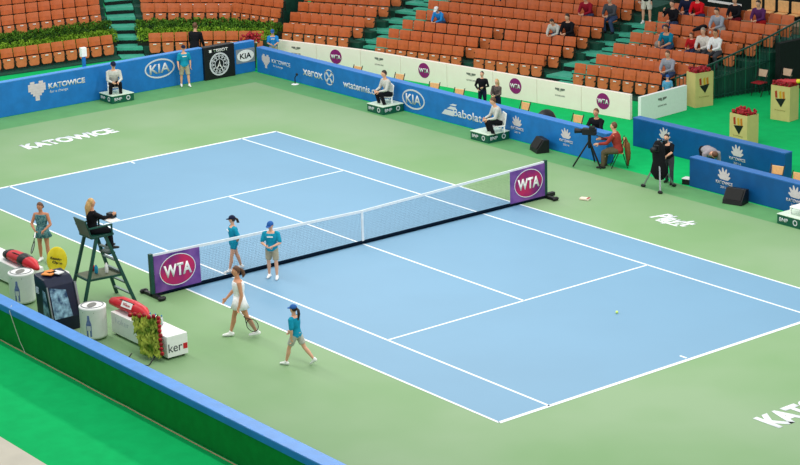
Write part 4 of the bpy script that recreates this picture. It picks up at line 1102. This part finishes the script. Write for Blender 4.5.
# line judges
def judge(label, loc, yaw, hd=(4, 0), hairm=dkhair, cap_=None):
    person(label, loc, yaw, 1.72, sit=.50, hip=(100, 100), knee=(118, 116), abd=(9, 9), lean=16, sh=((22, 8), (22, 8)), el=((55, 30), (55, 30)), hair=hairm, cap=cap_, top=greyc, sleeve=1, bottom=black, leglen=1, shoes=shoeb, head=hd, jacket=1)
judge('line judge in pale grey jacket and dark cap sitting before the left barrier', (-19.7, 4.06, 0), -22, cap_=navy)
judge('line judge in grey sweater sitting left of the KIA oval', (-11.6, 9.87, 0), -100, hairm=dkhair)
judge('line judge in grey sweater with brown hair, sitting right of the Babolat lettering', (-5.95, 9.86, 0), -112, hd=(16, 0), hairm=brhair)
person('ball boy in teal shirt and khaki shorts standing before the end barrier', (-19.75, 6.98, .006), -22, 1.48, hip=(6, -6), knee=(2, 2), abd=(6, 6), sh=((-6, 12), (4, 14)), el=((14, 0), (20, 0)), cap=navy, hair=brhair, top=teal, bottom=khaki, leglen=.48, shirt_print=WHITE)
person('man in dark suit turned away, standing behind the end barrier', (-21.6, 8.6, 0), 120, 1.8, top=black, sleeve=1, bottom=black, leglen=1, hair=brhair, shoes=shoeb, jacket=1, lean=12, sh=((10, 10), (10, 10)))
person('child in blue cap and bright blue shirt behind the corner of the barriers', (-20.55, 11.35, 0), -35, 1.35, hip=(20, 20), knee=(25, 25), cap=capb, hair=brhair, top=brightblue, bottom=khaki, leglen=.48, shirt_print=WHITE, sh=((20, 10), (20, 10)), el=((60, 30), (60, 30)), head=(15, 0))
person('man in black jacket standing behind the Babolat barrier', (-9.45, 12.1, 0), -62, 1.3, hip=(0, 0), top=black, sleeve=1, bottom=navy, leglen=1, hair=dkhair, shoes=shoeb, sh=((6, 22), (6, 22)), el=((70, 50), (40, 40)), jacket=1)
person('woman with pale hair in dark patterned coat behind the Babolat barrier', (-8.3, 11.75, 0), -70, 1.28, sex='f', top=cloth('dark_pattern', (36, 34, 40), rgb2=(110, 96, 90), scale=9), sleeve=1, bottom=navy, leglen=1, hair=blond, longhair=True, shoes=shoeb, sh=((15, 10), (15, 10)), el=((60, 40), (60, 30)), jacket=1)
# camera crew
person('cameraman in red sweater sitting sideways beside the tripod camera', (-.93, 10.15, 0), -150, 1.75, sit=.46, hip=(82, 78), knee=(80, 70), abd=(8, 8), lean=14, sh=((40, 8), (50, 8)), el=((40, 10), (35, 10)), hair=brhair, top=brick, sleeve=1, bottom=cloth('olive', (92, 82, 62)), leglen=1, shoes=shoeb)
person('cameraman in black jacket behind the barrier, leaning over the tripod camera', (-2.62, 10.95, 0), -75, 1.72, sit=.52, hip=(80, 80), knee=(85, 85), lean=16, sh=((40, 8), (40, 8)), el=((40, 20), (40, 20)), hair=brhair, top=black, sleeve=1, bottom=navy, leglen=1, shoes=shoeb, tone=1, jacket=1)
person('camera operator in black behind the covered camera', (1.3, 9.98, 0), -70, 1.5, lean=18, sh=((45, 12), (20, 14)), el=((30, 15), (30, 10)), hair=dkhair, top=black, sleeve=.5, bottom=dkgrey, leglen=1, shoes=shoeb, hip=(6, -8), knee=(6, 4))
person('person in grey fleece bending down between the two right barriers', (1.5, 11.25, 0), -25, 1.8, hip=(38, 38), knee=(58, 58), lean=92, sh=((0, 8), (5, 8)), el=((20, 20), (20, 20)), head=(40, 0), hair=brhair, top=cloth('fleece', (150, 144, 150)), sleeve=1, bottom=black, leglen=1, shoes=shoeb, jacket=1)
# spectators
def spect(seat, label, top_, hairm=dkhair, lean=12, bottom_=denim, H=1.72, cap_=None, sex='m', tone=0, sl=1, el_=((50, 30), (50, 30)), sh_=((28, 6), (28, 6)), hd=(8, 0), lh=False, dyaw=0):
    p, yw = SEATPOS[seat]; f = Vector((math.cos(yw), math.sin(yw), 0))
    person(label, p+f*.08, math.degrees(yw)+dyaw, H, sit=.44, hip=(80, 80), knee=(98, 98), abd=(7, 7), lean=lean, sh=sh_, el=el_, hair=hairm, cap=cap_, top=top_, sleeve=sl, bottom=bottom_, leglen=1, shoes=shoeb, head=hd, sex=sex, tone=tone, vox=.013, longhair=lh)
spect(('S2', 3, 2), 'hunched figure in bright blue shirt and white cap alone in the middle block', brightblue, lean=32, H=1.5, cap_=white, hd=(20, 0))
spect(('S2', 3, 12), 'spectator in grey top bent forward beside one in black', greyc, lean=40, hd=(20, 0), H=1.6)
spect(('S2', 3, 13), 'spectator in black coat near the right stairs of the middle block', black, lean=18, bottom_=black)
spect(('S2', 6, 1), 'spectator in pale green trousers in the top row, leftmost of the group', cloth('pale_green', (150, 165, 140)), bottom_=cloth('pale_green', (150, 165, 140)), dyaw=-15)
spect(('S2', 6, 4), 'spectator in navy coat in the top row of the middle block', navy, bottom_=denim)
spect(('S2', 6, 5), 'spectator in black coat leaning forward in the top row', black, lean=35, bottom_=navy)
spect(('S2', 5, 13), 'spectator in dark red jacket near the top of the right stairs', cloth('crimson', (140, 20, 40)), lean=25)
spect(('S2', 5, 15), 'spectator in dark clothes in the aisle seat by the right stairs', dkgrey, lean=20)
spect(('S3', 3, 3), 'man in teal t-shirt sitting alone with forearms on his knees', cloth('teal_tee', (14, 120, 150)), sl=.5, lean=20, el_=((40, 30), (40, 30)), tone=1)
spect(('S3', 1, 6), 'person in grey sweater sitting low, left of the first flower crate', cloth('grey_blue', (150, 152, 164)), lean=16, hairm=brhair)
spect(('S3', 5, 1), 'spectator in black with raised hand beside the right stairs', black, sh_=((28, 6), (50, 10)), el_=((50, 30), (105, 20)), lean=8)
spect(('S3', 6, 1), 'spectator in dark jacket and pale scarf in the top right row', navy)
spect(('S3', 6, 2), 'spectator in bright red jacket in the top right row', cloth('scarlet', (204, 16, 28)), lean=22, cap_=None)
spect(('S3', 3, 5), 'child in red top beside the couple in white', redc, H=1.3, lean=14, hairm=brhair)
spect(('S3', 3, 6), 'grey haired man in white sweater, left one of the couple', cloth('offwhite', (214, 208, 200)), hairm=greyh, bottom_=dkgrey)
spect(('S3', 3, 7), 'dark haired person in white sweater, right one of the couple', white, hairm=dkhair, tone=1, bottom_=dkgrey, sex='f')
spect(('S3', 5, 5), 'spectator in light grey coat beside one in black, upper right', cloth('lightgrey2', (150, 156, 168)), lean=25, bottom_=greyc)
spect(('S3', 6, 5), 'spectator in black coat with dark red scarf, upper right', black, bottom_=cloth('maroon', (120, 30, 40)))
spect(('S3', 6, 7), 'spectator in purple top near the top right corner', cloth('purple', (84, 40, 90)), bottom_=redc, lean=20)
person('child in blue cap behind the sideways white board', (-5.45, 16.7, 0), -40, 1.08, cap=capb, hair=brhair, top=cloth('sky', (90, 160, 200)), bottom=denim, leglen=1, shoes=WHITE, vox=.011)
person('standing figure in black with pale skirt at the top of the right stairs', (-10.55, 20.75, 1.8-.25), -60, 1.7, top=black, sleeve=1, bottom=cloth('cream_skirt', (220, 215, 200)), leglen=.45, hair=dkhair, vox=.013, sex='f', tone=0)
q = thing('handbag', 'grey bag on the seat left of the man in teal', 'bag', SEATPOS[('S3', 3, 2)][0]+Vector((.12, -.1, .42)), .3)
MB().ell((0, 0, .14), (.16, .2, .15)).build('bag_body', cloth('bag_grey', (150, 140, 132)), q, True); MB().ring(.09, .09, .015, (0, 0, .3), Y, Z, .02, BLACK).build('handle', BLACK, q)
q = thing('coat', 'black coat lying over a seat behind the couple in white', 'clothing', SEATPOS[('S3', 4, 4)][0]+Vector((-.0, .05, .78)), .3)
b = MB(); b.tube([(-.1, -.35, .02), (.05, -.1, .08), (.02, .15, .06), (-.05, .4, 0)], [.07, .12, .13, .06], 12, flat=.7); b.build('coat_body', black, q, True)
b = MB(); b.tube([(.1, -.2, .04), (.22, -.25, -.1), (.24, -.2, -.24)], [.06, .05, .035], 10); b.build('sleeve', black, q, True)
q = thing('coat', 'brown coat hanging on the chair back behind the cameraman in red', 'clothing', (-.84, 10.36, 0), D2(-130))
b = MB(); b.tube([(-.06, 0, .12), (-.05, 0, .4), (-.02, 0, .7), (.0, 0, .84)], [.1, .19, .19, .1], 12, side=(0, 1, 0), flat=.4); b.build('coat_body', cloth('coat_brown', (112, 74, 44)), q, True)
b = MB(); b.tube([(-.04, .2, .76), (-.07, .24, .5), (-.07, .24, .3)], [.06, .055, .045], 10); b.build('sleeve', cloth('coat_brown', (112, 74, 44)), q, True)
q = thing('equipment_box', 'small white topped box on the floor between the covered camera and the barrier', 'box', (1.75, 10.35, 0), .3)
MB().box((0, 0, .08), (.34, .24, .16)).build('box', BLACK, q, bevel=.01); MB().box((0, 0, .17), (.35, .25, .02)).build('lid', WHITE, q)
